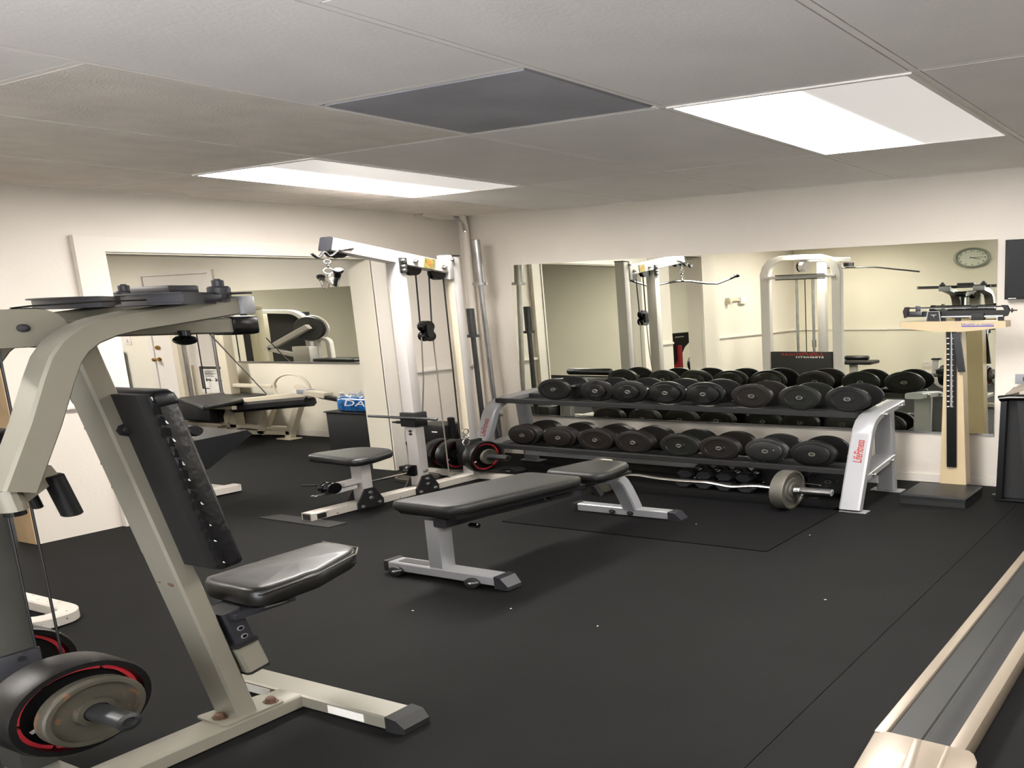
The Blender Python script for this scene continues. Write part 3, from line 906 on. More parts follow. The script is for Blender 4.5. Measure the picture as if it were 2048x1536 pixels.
part('minute_hand', hand(90 - 178 + 360 if False else 272, .112, .004), M_ink, ck)
th_ = thing('wall_thermostat', 'small beige wall intercom box with metal clamp beside the doorway, seen in the mirror', 'thermostat', (0, -4.0, 1.43))
part('cover', MB().box(0, .03, -4.19, -4.05, 1.385, 1.485, .004), M_trim, th_)
part('clamp', MB().box(0, .045, -3.83, -3.78, 1.385, 1.48, .004).box(0, .02, -4.06, -3.83, 1.43, 1.47), M_cream, th_)
ot = thing('wall_outlet', 'white outlet plate low on the far wall, seen in the mirror', 'outlet', (1.25, -5.48, .3))
part('outlet_plate', MB().box(1.21, 1.295, -5.48, -5.472, .235, .36, .002), M_trim, ot)
part('socket', MB().box(1.238, 1.266, -5.473, -5.4705, .305, .335, .001).box(1.238, 1.266, -5.473, -5.4705, .26, .29, .001), M_paper, ot)

# red machine beyond the doorway, seen in the mirror
rm = thing('red_machine', 'red framed machine with black shroud beyond the side doorway, seen in the mirror', 'gym machine', (-.6, -4.05, 0))
part('red_frame', MB().box(-.66, -.58, -4.10, -4.03, 0, .74, .006).box(-.75, -.45, -4.14, -3.98, 0, .05), M_red, rm)
part('shroud', MB().prism([(-.6, -3.93, .93), (-.6, -4.42, .93), (-.6, -4.40, .84), (-.6, -4.20, .70), (-.6, -4.1, .55), (-.6, -3.93, .4)], (-.08, 0, 0)), M_black, rm)
part('shroud_lettering', text_mb('GYM80'[:0] + 'CYBEX'[:0] + 'GYM', (-.598, -4.20, .86), (0, 1, 0), (0, 0, 1), .03, .2) if False else MB().box(-.6, -.598, -4.18, -4.0, .865, .88), M_whitelogo, rm)
part('wheel', MB().lathe((-.62, -4.42, .40), (1, 0, 0), [(0, .15), (.02, .16), (.06, .16), (.08, .15)], 26), M_rub, rm)
# ------------------------------------------------------------------ white cable pulldown machine by the left wall
lat = thing('pulldown_machine', 'white plate loaded cable pulldown machine with black seat by the left wall', 'gym machine', (.62, -1.3, 0))
bbm = part('base_beam', MB().bar([(.62, -1.945, .031), (.62, -.76, .031)], .056, .06), M_whitechip, lat)
part('tube_opening', MB().box(.599, .641, -1.9475, -1.944, .010, .052), M_gap, bbm)
part('foot_bracket', MB().box(.648, .651, -1.915, -1.865, .012, .048), M_black, bbm)
part('rear_foot', MB().bar([(.18, -.790, .026), (.98, -.790, .026)], .05, .05, (0, 0, 1)), M_whitechip, lat)
def gusset(yc, tall):
    y0, y1 = yc - .082, yc + .078
    for xg in (.650, .582):
        g = part('gusset', MB().prism([(xg, y, z) for y, z in [(y0, .003), (y1, .003), (y1, .05), (yc + .028, tall), (yc - .03, tall), (y0, .05)]], (.008, 0, 0)), M_black, lat)
        if xg < .6: continue
        bolts(g, yc)
def bolts(g, yc):
    for y, z in ((yc - .055, .022), (yc + .05, .03), (yc, .075), (yc - .002, .118)):
        bq = MB(); bolt(bq, (.658, y, z), (1, 0, 0), .010, .010)
        part('bolt', bq, M_steel, g)
gusset(-1.60, .15)
gusset(-1.217, .148)
fp = part('front_post', MB().box(.589, .651, -1.253, -1.192, .06, 1.83, .005), M_white, lat)
hq = MB()
for z in (.512, .488):
    hq.lathe((.62, -1.2535, z), (0, -1, 0), [(0, .010), (.001, .010), (.0012, .004)], 10)
part('pin_hole', hq, M_black, fp)
rp = part('rear_post', MB().box(.589, .651, -.862, -.800, .05, 1.893, .005), M_white, lat)
part('post_cap', MB().box(.587, .653, -.864, -.798, 1.89, 1.902, .003), M_charcoal, rp)
part('post_front_strip', MB().box(.588, .6515, -.8632, -.8615, .40, 1.70), M_cream, rp, 'cream front face')  # cream strip over most of the post's front face
part('post_plate', MB().box(.590, .656, -.892, -.862, 1.705, 1.90, .003), M_white, rp)
bm_ = part('boom', MB().bar([(.62, -.862, 1.795), (.62, -1.632, 1.952)], .06, .094), M_white, lat)
part('boom_cap', MB().bar([(.62, -1.631, 1.952), (.62, -1.640, 1.954)], .066, .10), M_charcoal, bm_)
jp = part('joint_plate', MB().box(.651, .657, -1.237, -1.187, 1.752, 1.868, .002), M_black, bm_)
bq = MB()
for z in (1.845, 1.802, 1.772): bolt(bq, (.657, -1.213, z), (1, 0, 0), .012, .010)
part('bolt', bq, M_steel, jp)
bq = MB()
for y, z in ((-1.125, 1.842), (-.925, 1.80), (-.865, 1.862)): bolt(bq, (.652, y, z), (1, 0, 0), .012, .014)
part('bolt', bq, M_steel, bm_)
sk = part('picture_sticker', MB().bar([(.6515, -1.064, 1.836), (.6515, -.992, 1.8214)], .002, .080, (1, 0, 0)), mat('sticker_green_gold', '#8d8148', .35, var=.6, vscale=26), bm_, 'small green and gold picture sticker')
part('sticker_figure', MB().ball((.6525, -1.028, 1.836), .001, .017, .022), mat('sticker_orange', '#b4703a', .4, var=.3, vscale=40), sk)
def pulley(y, z, r, x=.62, m=M_blackgloss):
    return MB().lathe((x - .014, y, z), (1, 0, 0), [(0, r), (.006, r), (.011, r * .86), (.017, r * .86), (.022, r), (.028, r)], 22)
part('boom_pulley', pulley(-1.115, 1.785, .05), M_blackgloss, lat)
part('boom_pulley', pulley(-.945, 1.752, .05), M_blackgloss, lat)
part('boom_pulley', pulley(-1.575, 1.905, .05), M_blackgloss, lat)
fl = part('floating_pulley', pulley(-1.062, 1.332, .046).lathe((.60, -1.062, 1.255), (1, 0, 0), [(0, .042), (.008, .042), (.014, .034), (.026, .034), (.032, .042), (.04, .042)], 22), M_blackgloss, lat)
part('pulley_plate', MB().prism([(.642, y, z) for y, z in rounded([(-1.083, 1.345), (-1.083, 1.245), (-1.041, 1.245), (-1.041, 1.345)], .02)], (.005, 0, 0)), M_black, fl)
part('cable', MB().tube([(.62, -1.093, 1.785), (.62, -1.102, 1.335)], .004, 6), M_cablecoat, lat)
part('cable', MB().tube([(.62, -1.0, 1.76), (.62, -1.020, 1.335)], .004, 6), M_cablecoat, lat)
part('cable', MB().tube([(.62, -.899, 1.745), (.62, -.897, .36)], .004, 6), M_cablecoat, lat)
M_bare = mat('bare_cable', '#9b968c', .4, metal=.5)
part('cable', MB().tube([(.62, -1.102, 1.25), (.62, -1.122, .9), (.62, -1.205, .215)], .0035, 6), M_bare, lat)
part('cable', MB().tube([(.62, -1.020, 1.25), (.62, -1.011, .08), (.62, -1.011, .06)], .0035, 6), M_bare, lat)
part('cable', MB().tube([(.62, -1.60, .185), (.62, -1.30, .185)], .004, 6), M_bare, lat)
part('low_pulley', pulley(-1.275, .195, .045), M_blackgloss, lat)
part('post_bolt', MB().lathe((.651, -1.222, .185), (1, 0, 0), [(0, .012), (.008, .012), (.010, .006)], 8), M_steel, fp)
# seat
spp = part('seat_post', MB().box(.589, .651, -1.633, -1.572, .06, .375, .005), M_white, lat)
part('seat', MB().pad([(.47, -1.76), (.77, -1.80), (.785, -1.70), (.73, -1.50), (.66, -1.455), (.54, -1.465), (.49, -1.52), (.455, -1.70)], (0, 0, .372), (1, 0, 0), (0, 1, 0), .058, .016, .006, .06, 5), M_vinyl, lat, None, 45)
sa = part('pulley_arm', MB().bar([(.62, -1.60, .215), (.62, -1.735, .210)], .05, .03).bar([(.62, -1.66, .178), (.62, -1.785, .172)], .05, .028), M_white, lat)
part('low_pulley', pulley(-1.80, .206, .040, .606), M_blackgloss, sa)
part('low_pulley', pulley(-1.80, .206, .040, .640), M_blackgloss, sa)
part('cable_ball', MB().ball((.62, -1.812, .172), .018, .018, .018), M_black, sa)
part('cable_hook', MB().tube([(.62, -1.825, .170), (.62, -1.85, .166), (.62, -1.88, .17)], .005, 6).torus((.62, -1.888, .17), (0, 0, 1), .012, .0035, 14, 6), M_darksteel, sa)
# thigh hold down
hd = part('hold_down', MB().box(.578, .665, -1.268, -1.176, .548, .664, .008), M_black, lat)
part('hold_bar', MB().cyl((.398, -1.275, .625), (.80, -1.275, .625), .011, 12, .004), M_darksteel, hd)
part('pull_pin', MB().cyl((.585, -1.25, .582), (.54, -1.25, .579), .012, 10, .003).cyl((.54, -1.25, .579), (.52, -1.25, .577), .007, 8), M_black, hd)
# hooks, chain and grip bar at the boom end
hk = part('bar_hook', MB().tube(arc_path([(.648, -1.515, 1.925), (.648, -1.60, 1.908), (.648, -1.63, 1.875), (.648, -1.655, 1.860), (.648, -1.68, 1.900), (.648, -1.70, 1.865), (.648, -1.72, 1.850), (.648, -1.748, 1.878)], .02, 4), .008, 8), M_black, lat)
bq = MB(); bolt(bq, (.656, -1.59, 1.91), (1, 0, 0), .008, .008); bolt(bq, (.656, -1.525, 1.924), (1, 0, 0), .008, .008)
part('bolt', bq, M_steel, hk)
cb = thing('pulldown_bar', 'chrome curved pulldown bar with black rubber ends hanging from the boom', 'pulldown bar', (.62, -1.64, 1.70))
dv = (V((.6957, -.7184, 0)) + .097 * V((.718, .696, 0))).normalized()
cc = V((.62, -1.64, 0))
bpth = [(-.36, 1.735), (-.31, 1.70), (-.235, 1.655), (-.16, 1.662), (-.05, 1.693), (0, 1.696), (.05, 1.693), (.16, 1.662), (.235, 1.655), (.31, 1.70), (.36, 1.735)]
part('bar', MB().tube([cc + dv * t + V((0, 0, z)) for t, z in bpth], .0125, 12), M_chrome, cb)
for a, b in ((0, 2), (10, 8)):
    p0 = cc + dv * bpth[a][0] + V((0, 0, bpth[a][1])); p1 = cc + dv * bpth[a + (1 if a == 0 else -1)][0] + V((0, 0, bpth[a + (1 if a == 0 else -1)][1]))
    d = (p0 - p1).normalized()
    part('end_grip', MB().tube([p0 - d * .05, p0], .0135, 10).lathe(p0, d, [(-.004, .018), (.006, .021), (.018, .021), (.022, .016)], 14), M_rub, cb)
part('swivel', MB().lathe((.62, -1.64, 1.70), (0, 0, 1), [(0, .018), (.02, .018), (.024, .009), (.04, .009)], 12), M_chrome, cb)
part('carabiner', MB().torus((.62, -1.64, 1.765), dv, .02, .0045, 18, 6).torus((.62, -1.64, 1.80), dv.cross(V((0, 0, 1))), .014, .004, 14, 6).torus((.62, -1.64, 1.83), dv, .014, .004, 14, 6).cyl((.62, -1.64, 1.84), (.62, -1.625, 1.88), .004, 6), M_chrome, cb)
# carriage and horns
cg = part('carriage', MB().box(.575, .665, -.880, -.782, .13, .36, .006), M_black, lat)
part('weight_horn', MB().lathe((.26, -.831, .212), (1, 0, 0), [(0, .022), (.02, .025), (.57, .025), (.585, .024), (.586, .014), (.578, .013)], 18), M_darksteel, cg)
part('chain', MB().torus((.662, -.905, .44), (1, 0, 0), .022, .004, 16, 6).torus((.664, -.905, .395), (0, 1, 0), .014, .004, 12, 6).torus((.664, -.91, .35), (1, 0, 0), .026, .005, 18, 6).torus((.668, -.912, .30), (0, 1, 0), .012, .003, 12, 6), M_chrome, cg)
weight_plate((.655+.012, -.831, .212), (1, 0, 0), .132, .05, 'red ringed black plate on the outer horn of the pulldown machine', M_rub, True, marks=2)
weight_plate((.722, -.831, .212), (1, 0, 0), .064, .014, 'small grey plate outside the red ringed plate on the pulldown machine horn', M_castgrey)
weight_plate((.50, -.831, .212), (1, 0, 0), .132, .055, 'red ringed black plate just behind the rear post of the pulldown machine', M_rub, True, marks=1)
weight_plate((.42, -.831, .212), (1, 0, 0), .132, .055, 'red ringed black plate closest to the wall on the pulldown machine', M_rub, True)
weight_plate((.375, -.95, .001), (0, 0, 1), .115, .03, 'dusty brown iron plate lying flat behind the pulldown base beam', M_rust)
weight_plate((.655, -.59, .001), (0, 0, 1), .10, .026, 'black iron plate lying flat on the floor before the rack', M_rub)

st_ = thing('padded_stool', 'low black box pad standing behind the pulldown weight plates', 'stool', (.18, -.52, 0))
part('stool_pad', MB().box(.075, .29, -.60, -.42, .235, .40, .012), M_vinyl, st_)
part('white_tag', MB().box(.205, .24, -.6022, -.6005, .33, .342), M_whitelogo, st_)
for x in (.10, .26):
    for y in (-.57, -.45):
        part('leg', MB().cyl((x, y, 0), (x, y, .24), .010, 8), M_black, st_)
part('side_roller', MB().cyl((.30, -.55, .20), (.30, -.55, .47), .020, 12, .006), M_rub, st_)

# wall outlet with plug by the pulldown machine
ot = thing('wall_outlet', 'white outlet plate with black plug low on the left wall behind the pulldown machine', 'outlet', (WR, -.65, .25))
part('outlet_plate', MB().box(WR, WR + .006, -.675, -.625, .185, .32, .001), M_trim, ot)
part('socket', MB().box(WR + .0055, WR + .008, -.66, -.64, .275, .305, .001), M_paper, ot)
part('plug', MB().box(WR + .005, WR + .04, -.665, -.635, .210, .245, .006), M_black, ot)
solo('extension_lead', MB().tube([(WR + .03, -.65, .215), (WR + .04, -.65, .10), (WR + .06, -.66, .02), (WR + .07, -.70, .006), (.16, -.80, .005), (.22, -1.0, .005), (.18, -1.2, .005), (.05, -1.3, .005), (-.02, -1.35, .005)], .005, 6), M_cablecoat,
     'black power cord trailing over the floor from wall outlet', 'cord', (.10, -.7, 0))
solo('power_adapter', MB().box(.085, .14, -.76, -.68, 0.0, .035, .008), M_black, 'black power brick on floor at the opening jamb', 'adapter', (.11, -.72, 0))

# ------------------------------------------------------------------ bars leaning in the corner
def olympic_bar(base, top, sl, col_r, r, rs, m1, m2, label, name='barbell'):
    b, t = V(base), V(top)
    d = (t - b); Lb = d.length; d.normalize()
    g = thing(name, label, 'barbell', base)
    part('shaft', MB().lathe(b, d, [(sl * .9, r), (Lb - sl + .01, r)], 14), m2, g)
    for o_, dd in ((t, -d), (b, d)):
        sv = part('sleeve', MB().lathe(o_, dd, [(0, rs * .85), (.004, rs), (sl - .02, rs)], 18), m1, g)
        part('collar', MB().lathe(o_ + dd * (sl - .02), dd, [(0, rs), (.001, col_r), (.026, col_r), (.027, r)], 18), m1, sv)
    return g
olympic_bar((.293, -.132, .012), (.3155, -.205, 2.095), .415, .042, .0145, .0255, M_steel, M_steel, 'tall chrome barbell leaning in the room corner', )
olympic_bar((.300, -.270, .022), (.2925, -.280, 1.46), .265, .034, .0145, .0225, M_darksteel, M_darksteel, 'shorter dark barbell standing beside the tall chrome one')
bh = thing('bar_stand', 'black floor stand with cup holding the dark barbell', 'bar stand', (.30, -.27, 0))
part('cup', MB().lathe((.30, -.27, .02), (-.004, -.006, 1), [(0, .030), (.24, .034), (.241, .028), (.0, .0265)], 16), M_black, bh)
part('stand_base', MB().box(.23, .37, -.36, -.20, 0, .02, .004), M_black, bh)
# ------------------------------------------------------------------ dumbbell rack
YAW = math.radians(-3.2)
RO = V((.50, -.08, 0))
def rk(x, y, z):
    c, s_ = math.cos(YAW), math.sin(YAW)
    return V((RO.x + x, RO.y + x * math.tan(YAW) + y, z))
rack = thing('dumbbell_rack', 'silver two tier dumbbell rack with red lettered end frames under the wall mirror', 'dumbbell rack', rk(.97, -.25, 0))
RL = 1.945
def rkp(pts): return [rk(*p) for p in pts]
rn = (rk(1, 0, 0) - rk(0, 0, 0))
for xc in (0.045, RL):
    fpth = [(xc, -.625, .012), (xc, -.545, .24), (xc, -.455, .50), (xc, -.435, .545), (xc, -.40, .588), (xc, -.35, .615), (xc, -.29, .628), (xc, .02, .658)]
    ef = part('end_frame', MB().bar(rkp(fpth), .082, .050, rn, .008), M_silver, rack)
    part('rear_leg', MB().bar(rkp([(xc, -.11, .012), (xc, -.155, .63)]), .075, .045, rn, .006), M_silver, rack)
    part('tier_bracket', MB().bar(rkp([(xc, -.53, .218), (xc, -.13, .272)]), .080, .048, rn, .006), M_silver, rack)
    part('foot_plate', MB().hexa(rkp([(xc - .065, -.645, 0), (xc + .065, -.645, 0), (xc + .065, -.585, 0), (xc - .065, -.585, 0), (xc - .065, -.645, .006), (xc + .065, -.645, .006), (xc + .065, -.585, .006), (xc - .065, -.585, .006)])), M_silver, rack)
    part('foot_plate', MB().hexa(rkp([(xc - .065, -.14, 0), (xc + .065, -.14, 0), (xc + .065, -.06, 0), (xc - .065, -.06, 0), (xc - .065, -.14, .006), (xc + .065, -.14, .006), (xc + .065, -.06, .006), (xc - .065, -.06, .006)])), M_silver, rack)
    bq = MB()
    for y, z in ((-.285, .628), (-.06, .652), (-.46, .228), (-.20, .265)):
        bolt(bq, rk(xc + .041, y, z), rn, .011, .012)
    part('bolt', bq, M_steel, ef)
    # lettering runs up the sloping front face
    d = (rk(xc, -.455, .50) - rk(xc, -.545, .24)).normalized()
    o = rk(xc + .022, -.548, .335 - .0) if xc > 1 else rk(xc + .022, -.548, .335)
    fdir = rn.cross(d).normalized()
    base = rk(xc, -.545, .24) + d * .085 + rn.normalized() * .012 + (d.cross(rn)).normalized() * (-.0265) * (1)
    nf = d.cross(-rn.normalized())
    ff = rk(xc, -.545, .24) + d * .085
    nrm = V((0, -1, 0)); nrm = (nrm - d * nrm.dot(d)).normalized()
    part('logo_lettering', text_mb('LifeFitness', ff + nrm * .0258 + rn.normalized() * .020, d, -rn, .036, .160, .0006, .25, .014), M_redlogo, ef, 'red maker lettering running up the leg')
# tiers: pairs of sloping rails
def tier(z, yf, yr, nm):
    part('tier_rail', MB().bar(rkp([(.06, yf, z), (RL - .04, yf, z)]), .04, .032, (0, 0, 1), .004), M_black, rack)
    part('tier_rail', MB().bar(rkp([(.06, yr, z + .004), (RL - .04, yr, z + .004)]), .04, .032, (0, 0, 1), .004), M_black, rack)
    part('tier_tray', MB().hexa(rkp([(.06, yf, z - .02), (RL - .04, yf, z - .02), (RL - .04, yr, z - .016), (.06, yr, z - .016), (.06, yf, z - .016), (RL - .04, yf, z - .016), (RL - .04, yr, z - .012), (.06, yr, z - .012)])), M_black, rack)
tier(.632, -.40, -.13, 'upper')
tier(.245, -.51, -.20, 'lower')
part('floor_rail', MB().bar(rkp([(.03, -.13, .092), (RL - .03, -.13, .092)]), .06, .035, (0, 0, 1), .004), M_railsilver, rack)

# dumbbells of the rack: lathe-turned stacked rubber plates on a chrome handle
def dumbbell_proto(r, nplates, th, small, hl, m):
    """r head radius; nplates stacked plates of thickness th; small: a smaller outer plate; hl handle length. Axis along Y, front face at local y=0."""
    t = thing('dumbbell', 'x', 'dumbbell', (0, 0, 0))
    rad = [r] * nplates
    if small: rad = [r * (.60 if nplates == 1 and th < .02 else .78)] + rad
    def head(flip, off):
        pr = [(0, .022)]
        y = 0.0
        for k, rr in enumerate(rad):
            tk = th * (.75 if (small and k == 0) else 1)
            pr += [(y, rr * .93), (y + tk * .10, rr * .975), (y + tk * .3, rr), (y + tk * .68, rr), (y + tk * .85, rr * .975), (y + tk * .87, rr * .88), (y + tk, rr * .88)]
            y += tk
            if k == 0 and not small:
                pr.insert(1, (-.0, r * .70)); pr.insert(1, (.0025, r * .68)); pr.insert(1, (.0025, r * .30)); pr.insert(1, (0, r * .28))
        pr += [(y, .02)]
        org = V((0, off, 0)); ax = V((0, -1, 0)) if flip else V((0, 1, 0))
        hd_ = part('head', MB().lathe(org, ax, pr, 34), m, t)
        part('end_ring', MB().lathe(org, ax, [(.002, .0095), (-.003, .0095), (-.004, .012), (-.003, .0145), (.002, .0155)], 18), M_ring, hd_)
        part('end_bore', MB().lathe(org, ax, [(.001, .0097), (-.0015, .0097)], 12), M_gap, hd_)
        return y
    L_ = head(False, 0.0)
    part('handle', MB().lathe((0, L_ - .004, 0), (0, 1, 0), [(0, .018), (.02, .017), (.026, .0125), (hl / 2, .0145), (hl - .018, .0125), (hl - .012, .017), (hl + .008, .018)], 14), M_chrome, t)
    head(True, 2 * L_ + hl)
    t['L'] = 2 * L_ + hl
    return t
ORD = ['first', 'second', 'third', 'fourth', 'fifth', 'sixth', 'seventh', 'eighth']
up_spec = [  # x at front face, radius, plates, thickness, small outer plate, material
    (.893, .093, 2, .013, False, M_rub), (1.137, .092, 1, .019, True, M_rub), (1.318, .094, 1, .018, True, M_rub), (1.515, .094, 1, .024, True, M_rub),
    (1.707, .095, 1, .023, True, M_rub), (1.938, .093, 2, .013, False, M_rubbrown), (2.153, .092, 1, .020, False, M_rubgreen), (2.356, .093, 1, .021, False, M_rub)]
lo_spec = [
    (.752, .093, 4, .0145, True, M_rubbrown), (.970, .093, 4, .015, True, M_rubbrown), (1.183, .095, 4, .0155, False, M_rubbrown), (1.390, .095, 4, .016, False, M_rubbrown),
    (1.628, .095, 3, .015, False, M_rubgreen), (1.822, .095, 3, .0145, False, M_rubbrown), (2.036, .096, 2, .016, True, M_scuff), (2.240, .097, 2, .0165, True, M_rub)]
protos = {}
def place_db(spec, i, z, ry, tier_name, hl, desc):
    x, r, n_, th, small, m = spec
    key = (round(r, 3), n_, th, small, m.name, hl)
    yf = RO.y + ry - (x - .5) * math.tan(-YAW)
    lab = f'{desc} black round dumbbell, {ORD[i]} from the left on the {tier_name} rack tier'
    if key in protos:
        o = copy_tree(protos[key], (x, yf, z), lab, 'dumbbells on the ' + tier_name + ' tier')
    else:
        o = dumbbell_proto(r, n_, th, small, hl, m)
        protos[key] = o
        o.location = W((x, yf, z)); o['label'] = lab; o['group'] = 'dumbbells on the ' + tier_name + ' tier'
        ROOT[o.name] = V((x, yf, z))
    return o
updesc = ['flat faced twin plate', 'small capped', 'bright bored capped', 'wide capped', 'worn capped', 'brownish wide', 'dull greenish wide', 'smooth wide']
lodesc = ['brown thick capped', 'brown thick ring faced', 'thick flat faced', 'brown broad flat', 'dark greenish', 'brown three plate', 'white scuffed capped', 'smooth capped']
for i, s_ in enumerate(up_spec):
    place_db(s_, i, .648 + s_[1], -.365, 'upper', .165, updesc[i])
for i, s_ in enumerate(lo_spec):
    place_db(s_, i, .261 + s_[1] - .012, -.475, 'lower', .135, lodesc[i])
# two more round dumbbells on the floor under the rack
for k, (x, y, m, d) in enumerate(((2.03, -.46, M_scuff, 'scuffed black round dumbbell on the floor behind the curl bar plate'), (2.255, -.50, M_scuff, 'scuffed black round dumbbell on the floor beside right rack leg'))):
    key = ('floor',)
    if key in protos: o = copy_tree(protos[key], (x, y, .097), d)
    else:
        o = dumbbell_proto(.095, 1, .034, False, .15, m); protos[key] = o
        o.location = W((x, y, .097)); o['label'] = d; ROOT[o.name] = V((x, y, .097))

# hexagonal dumbbells stacked on the floor under the rack
def hex_proto():
    t = thing('hex_dumbbell', 'x', 'dumbbell', (0, 0, 0))
    def hexhead(y0, y1, s):
        rings = []
        for y, rr in ((y0, .78), (y0 + s * .014, 1.0), (y1 - s * .012, 1.0), (y1, .82)):
            rings.append([V((.046 * rr * math.cos(math.pi / 6 * 0 + k * math.pi / 3), y, .042 * rr * math.sin(k * math.pi / 3))) for k in range(6)])
        return part('hex_head', MB().loft(rings), M_hex, t, None, 20)
    hexhead(0, .075, 1)
    hexhead(.265, .19, -1)
    part('handle', MB().lathe((0, .07, 0), (0, 1, 0), [(0, .017), (.015, .017), (.02, .012), (.062, .0145), (.105, .012), (.11, .017), (.125, .017)], 12), M_chrome, t)
    return t
hexp = None
HX = [(1.635, -.615, .0375), (1.735, -.62, .0375), (1.835, -.625, .0375), (1.935, -.63, .0375), (1.64, -.60, .112), (1.735, -.605, .112), (1.832, -.61, .112), (1.915, -.595, .108)]
HW = ['first', 'second', 'third', 'fourth']
for k, (x, y, z) in enumerate(HX):
    lab = f'black hex dumbbell, {HW[k % 4]} from the left in the {"bottom" if k < 4 else "upper"} layer of the floor stack'
    if hexp is None:
        hexp = hex_proto(); o = hexp
        o.location = W((x, y, z)); o['label'] = lab; o['group'] = 'hex dumbbells stacked under the rack'
    else:
        o = copy_tree(hexp, (x, y, z), lab, 'hex dumbbells stacked under the rack')
    ROOT[o.name] = V((x, y, z))

# curl bar with grey plates
ez = thing('curl_bar', 'chrome zigzag curl bar with spring clips lying before the rack', 'barbell', (1.9, -.85, 0))
zc = .137
ezp = [(2.385, zc), (2.18, zc), (2.075, zc + .008), (1.97, zc - .016), (1.87, zc + .006), (1.738, zc), (1.64, zc + .004), (1.53, zc + .02), (1.43, zc), (1.36, zc), (1.2, zc)]
part('bar', MB().tube(arc_path([(x, -.85, z) for x, z in ezp[1:-1]], .03, 4), .0135, 12), M_chrome, ez)
sv = part('sleeve', MB().lathe((2.235, -.85, zc), (1, 0, 0), [(0, .0245), (.15, .0245), (.152, .017), (.152, .009), (.147, .009)], 20), M_steel, ez)
part('sleeve', MB().lathe((1.335, -.85, zc), (-1, 0, 0), [(0, .0245), (.16, .0245)], 20), M_steel, ez)
cp = MB()
for k in range(4):
    cp.torus((2.242 + .006 * k, -.85, zc), (1, 0, 0), .027, .0028, 20, 6)
for sg in (-1, 1):
    p0 = V((2.245 if sg < 0 else 2.262, -.85, zc + .028 * sg))
    cp.tube([p0, p0 + V((.02, -.012 * sg, .022 * sg)), p0 + V((.03, -.012 * sg, .028 * sg)), p0 + V((.075, -.012 * sg, .026 * sg)), p0 + V((.08, -.004 * sg, .020 * sg)), p0 + V((.07, .002 * sg, .022 * sg)), p0 + V((.03, .002 * sg, .024 * sg))], .0028, 6)
part('spring_clip', cp, M_chrome, sv)
def iron_plate(x0, x1, r, label, ax=1):
    t = thing('weight_plate', label, 'weight plate', (x0, -.85, zc))
    th_ = x1 - x0
    o_ = V((x0, -.85, zc)) if ax > 0 else V((x1, -.85, zc))
    part('disc', MB().lathe(o_, (ax, 0, 0), [(0, .027), (0, r * .97), (th_ * .1, r), (th_ * .9, r), (th_, r * .97), (th_, r * .88), (th_ * .88, r * .85), (th_ * .88, r * .62), (th_ * .95, r * .58), (th_ * .95, r * .38), (th_ * 1.02, r * .34), (th_ * 1.02, .027), (0, .027)], 44), M_castgrey, t)
    return t
iron_plate(2.180, 2.233, .136, 'thick grey iron plate on the right end of the curl bar')
iron_plate(1.335, 1.385, .136, 'thick grey iron plate on the far end of the curl bar, behind the bench', -1)

# ------------------------------------------------------------------ flat bench
bn = thing('flat_bench', 'charcoal padded adjustable bench with silver legs in the middle of the floor', 'bench', (1.68, -1.85, 0))
def padz(y): return .395 + (.036) * (-1.70 - y) / .75
zf, zr = .400, .362
pey = V((0, 1, (zr - zf) / .75)).normalized()
part('back_pad', MB().pad([(-.118, 0), (.10, -.004), (.125, .06), (.130, .69), (.115, .755), (-.110, .76), (-.128, .70), (-.125, .05)], (1.672, -2.47, zf), (1, 0, 0), pey, .058, .016, .003, .05, 5), M_vinylgrey, bn, None, 45)
part('pad_base', MB().hexa([(1.565, -2.44, zf - .022), (1.785, -2.44, zf - .022), (1.79, -1.72, zr - .02), (1.56, -1.72, zr - .02), (1.56, -2.45, zf + .004), (1.79, -2.45, zf + .004), (1.795, -1.71, zr + .004), (1.555, -1.71, zr + .004)]), M_black, bn)
part('seat_pad', MB().pad([(-.105, 0), (.105, 0), (.125, .06), (.10, .26), (.07, .30), (-.05, .31), (-.085, .27), (-.125, .05)], (1.705, -1.665, .362), (1, 0, 0), (0, 1, .03), .055, .016, .003, .04, 5), M_vinylgrey, bn, None, 45)
part('seat_base', MB().box(1.61, 1.80, -1.65, -1.38, .345, .366, .004), M_black, bn)
part('cover_clip', MB().box(1.66, 1.705, -1.372, -1.352, .385, .426, .004), M_whitechip, bn)
sp_ = part('spine_beam', MB().bar([(1.70, -2.42, .338), (1.70, -1.40, .318)], .05, .05), M_charcoal, bn)
part('side_strut', MB().bar([(1.735, -2.36, .345), (1.735, -1.66, .292)], .012, .030), M_charcoal, bn)
bq = MB()
bq.lathe((1.745, -1.895, .332), (1, 0, 0), [(0, .020), (.006, .020), (.008, .016)], 14)
part('pivot_bolt', bq, M_steel, bn)
part('pivot_knob', MB().lathe((1.753, -1.895, .332), (1, 0, 0), [(0, .014), (.014, .013), (.016, .008)], 12).lathe((1.735, -2.315, .300), (1, 0, 0), [(0, .013), (.03, .013), (.032, .009)], 12), M_blackgloss, bn)
part('front_leg', MB().box(1.632, 1.684, -2.412, -2.345, .055, .345, .004), M_silver, bn)
ff_ = part('front_foot', MB().bar([(1.465, -2.38, .047), (1.885, -2.38, .047)], .05, .075, (0, 0, 1)), M_silver, bn)
part('foot_cap', MB().loft([[V((1.882, y, z)) for y, z in ((-2.42, .012), (-2.34, .012), (-2.34, .076), (-2.42, .076))], [V((1.905, y, z)) for y, z in ((-2.42, .008), (-2.34, .008), (-2.34, .070), (-2.42, .070))], [V((1.928, y, z)) for y, z in ((-2.415, .006), (-2.345, .006), (-2.345, .026), (-2.415, .026))]]), M_charcoal, bn)
part('foot_cap', MB().box(1.448, 1.468, -2.42, -2.34, .014, .076, .004), M_black, bn)
part('grip_pad', MB().box(1.495, 1.615, -2.40, -2.36, .072, .0745), M_charcoal, ff_)
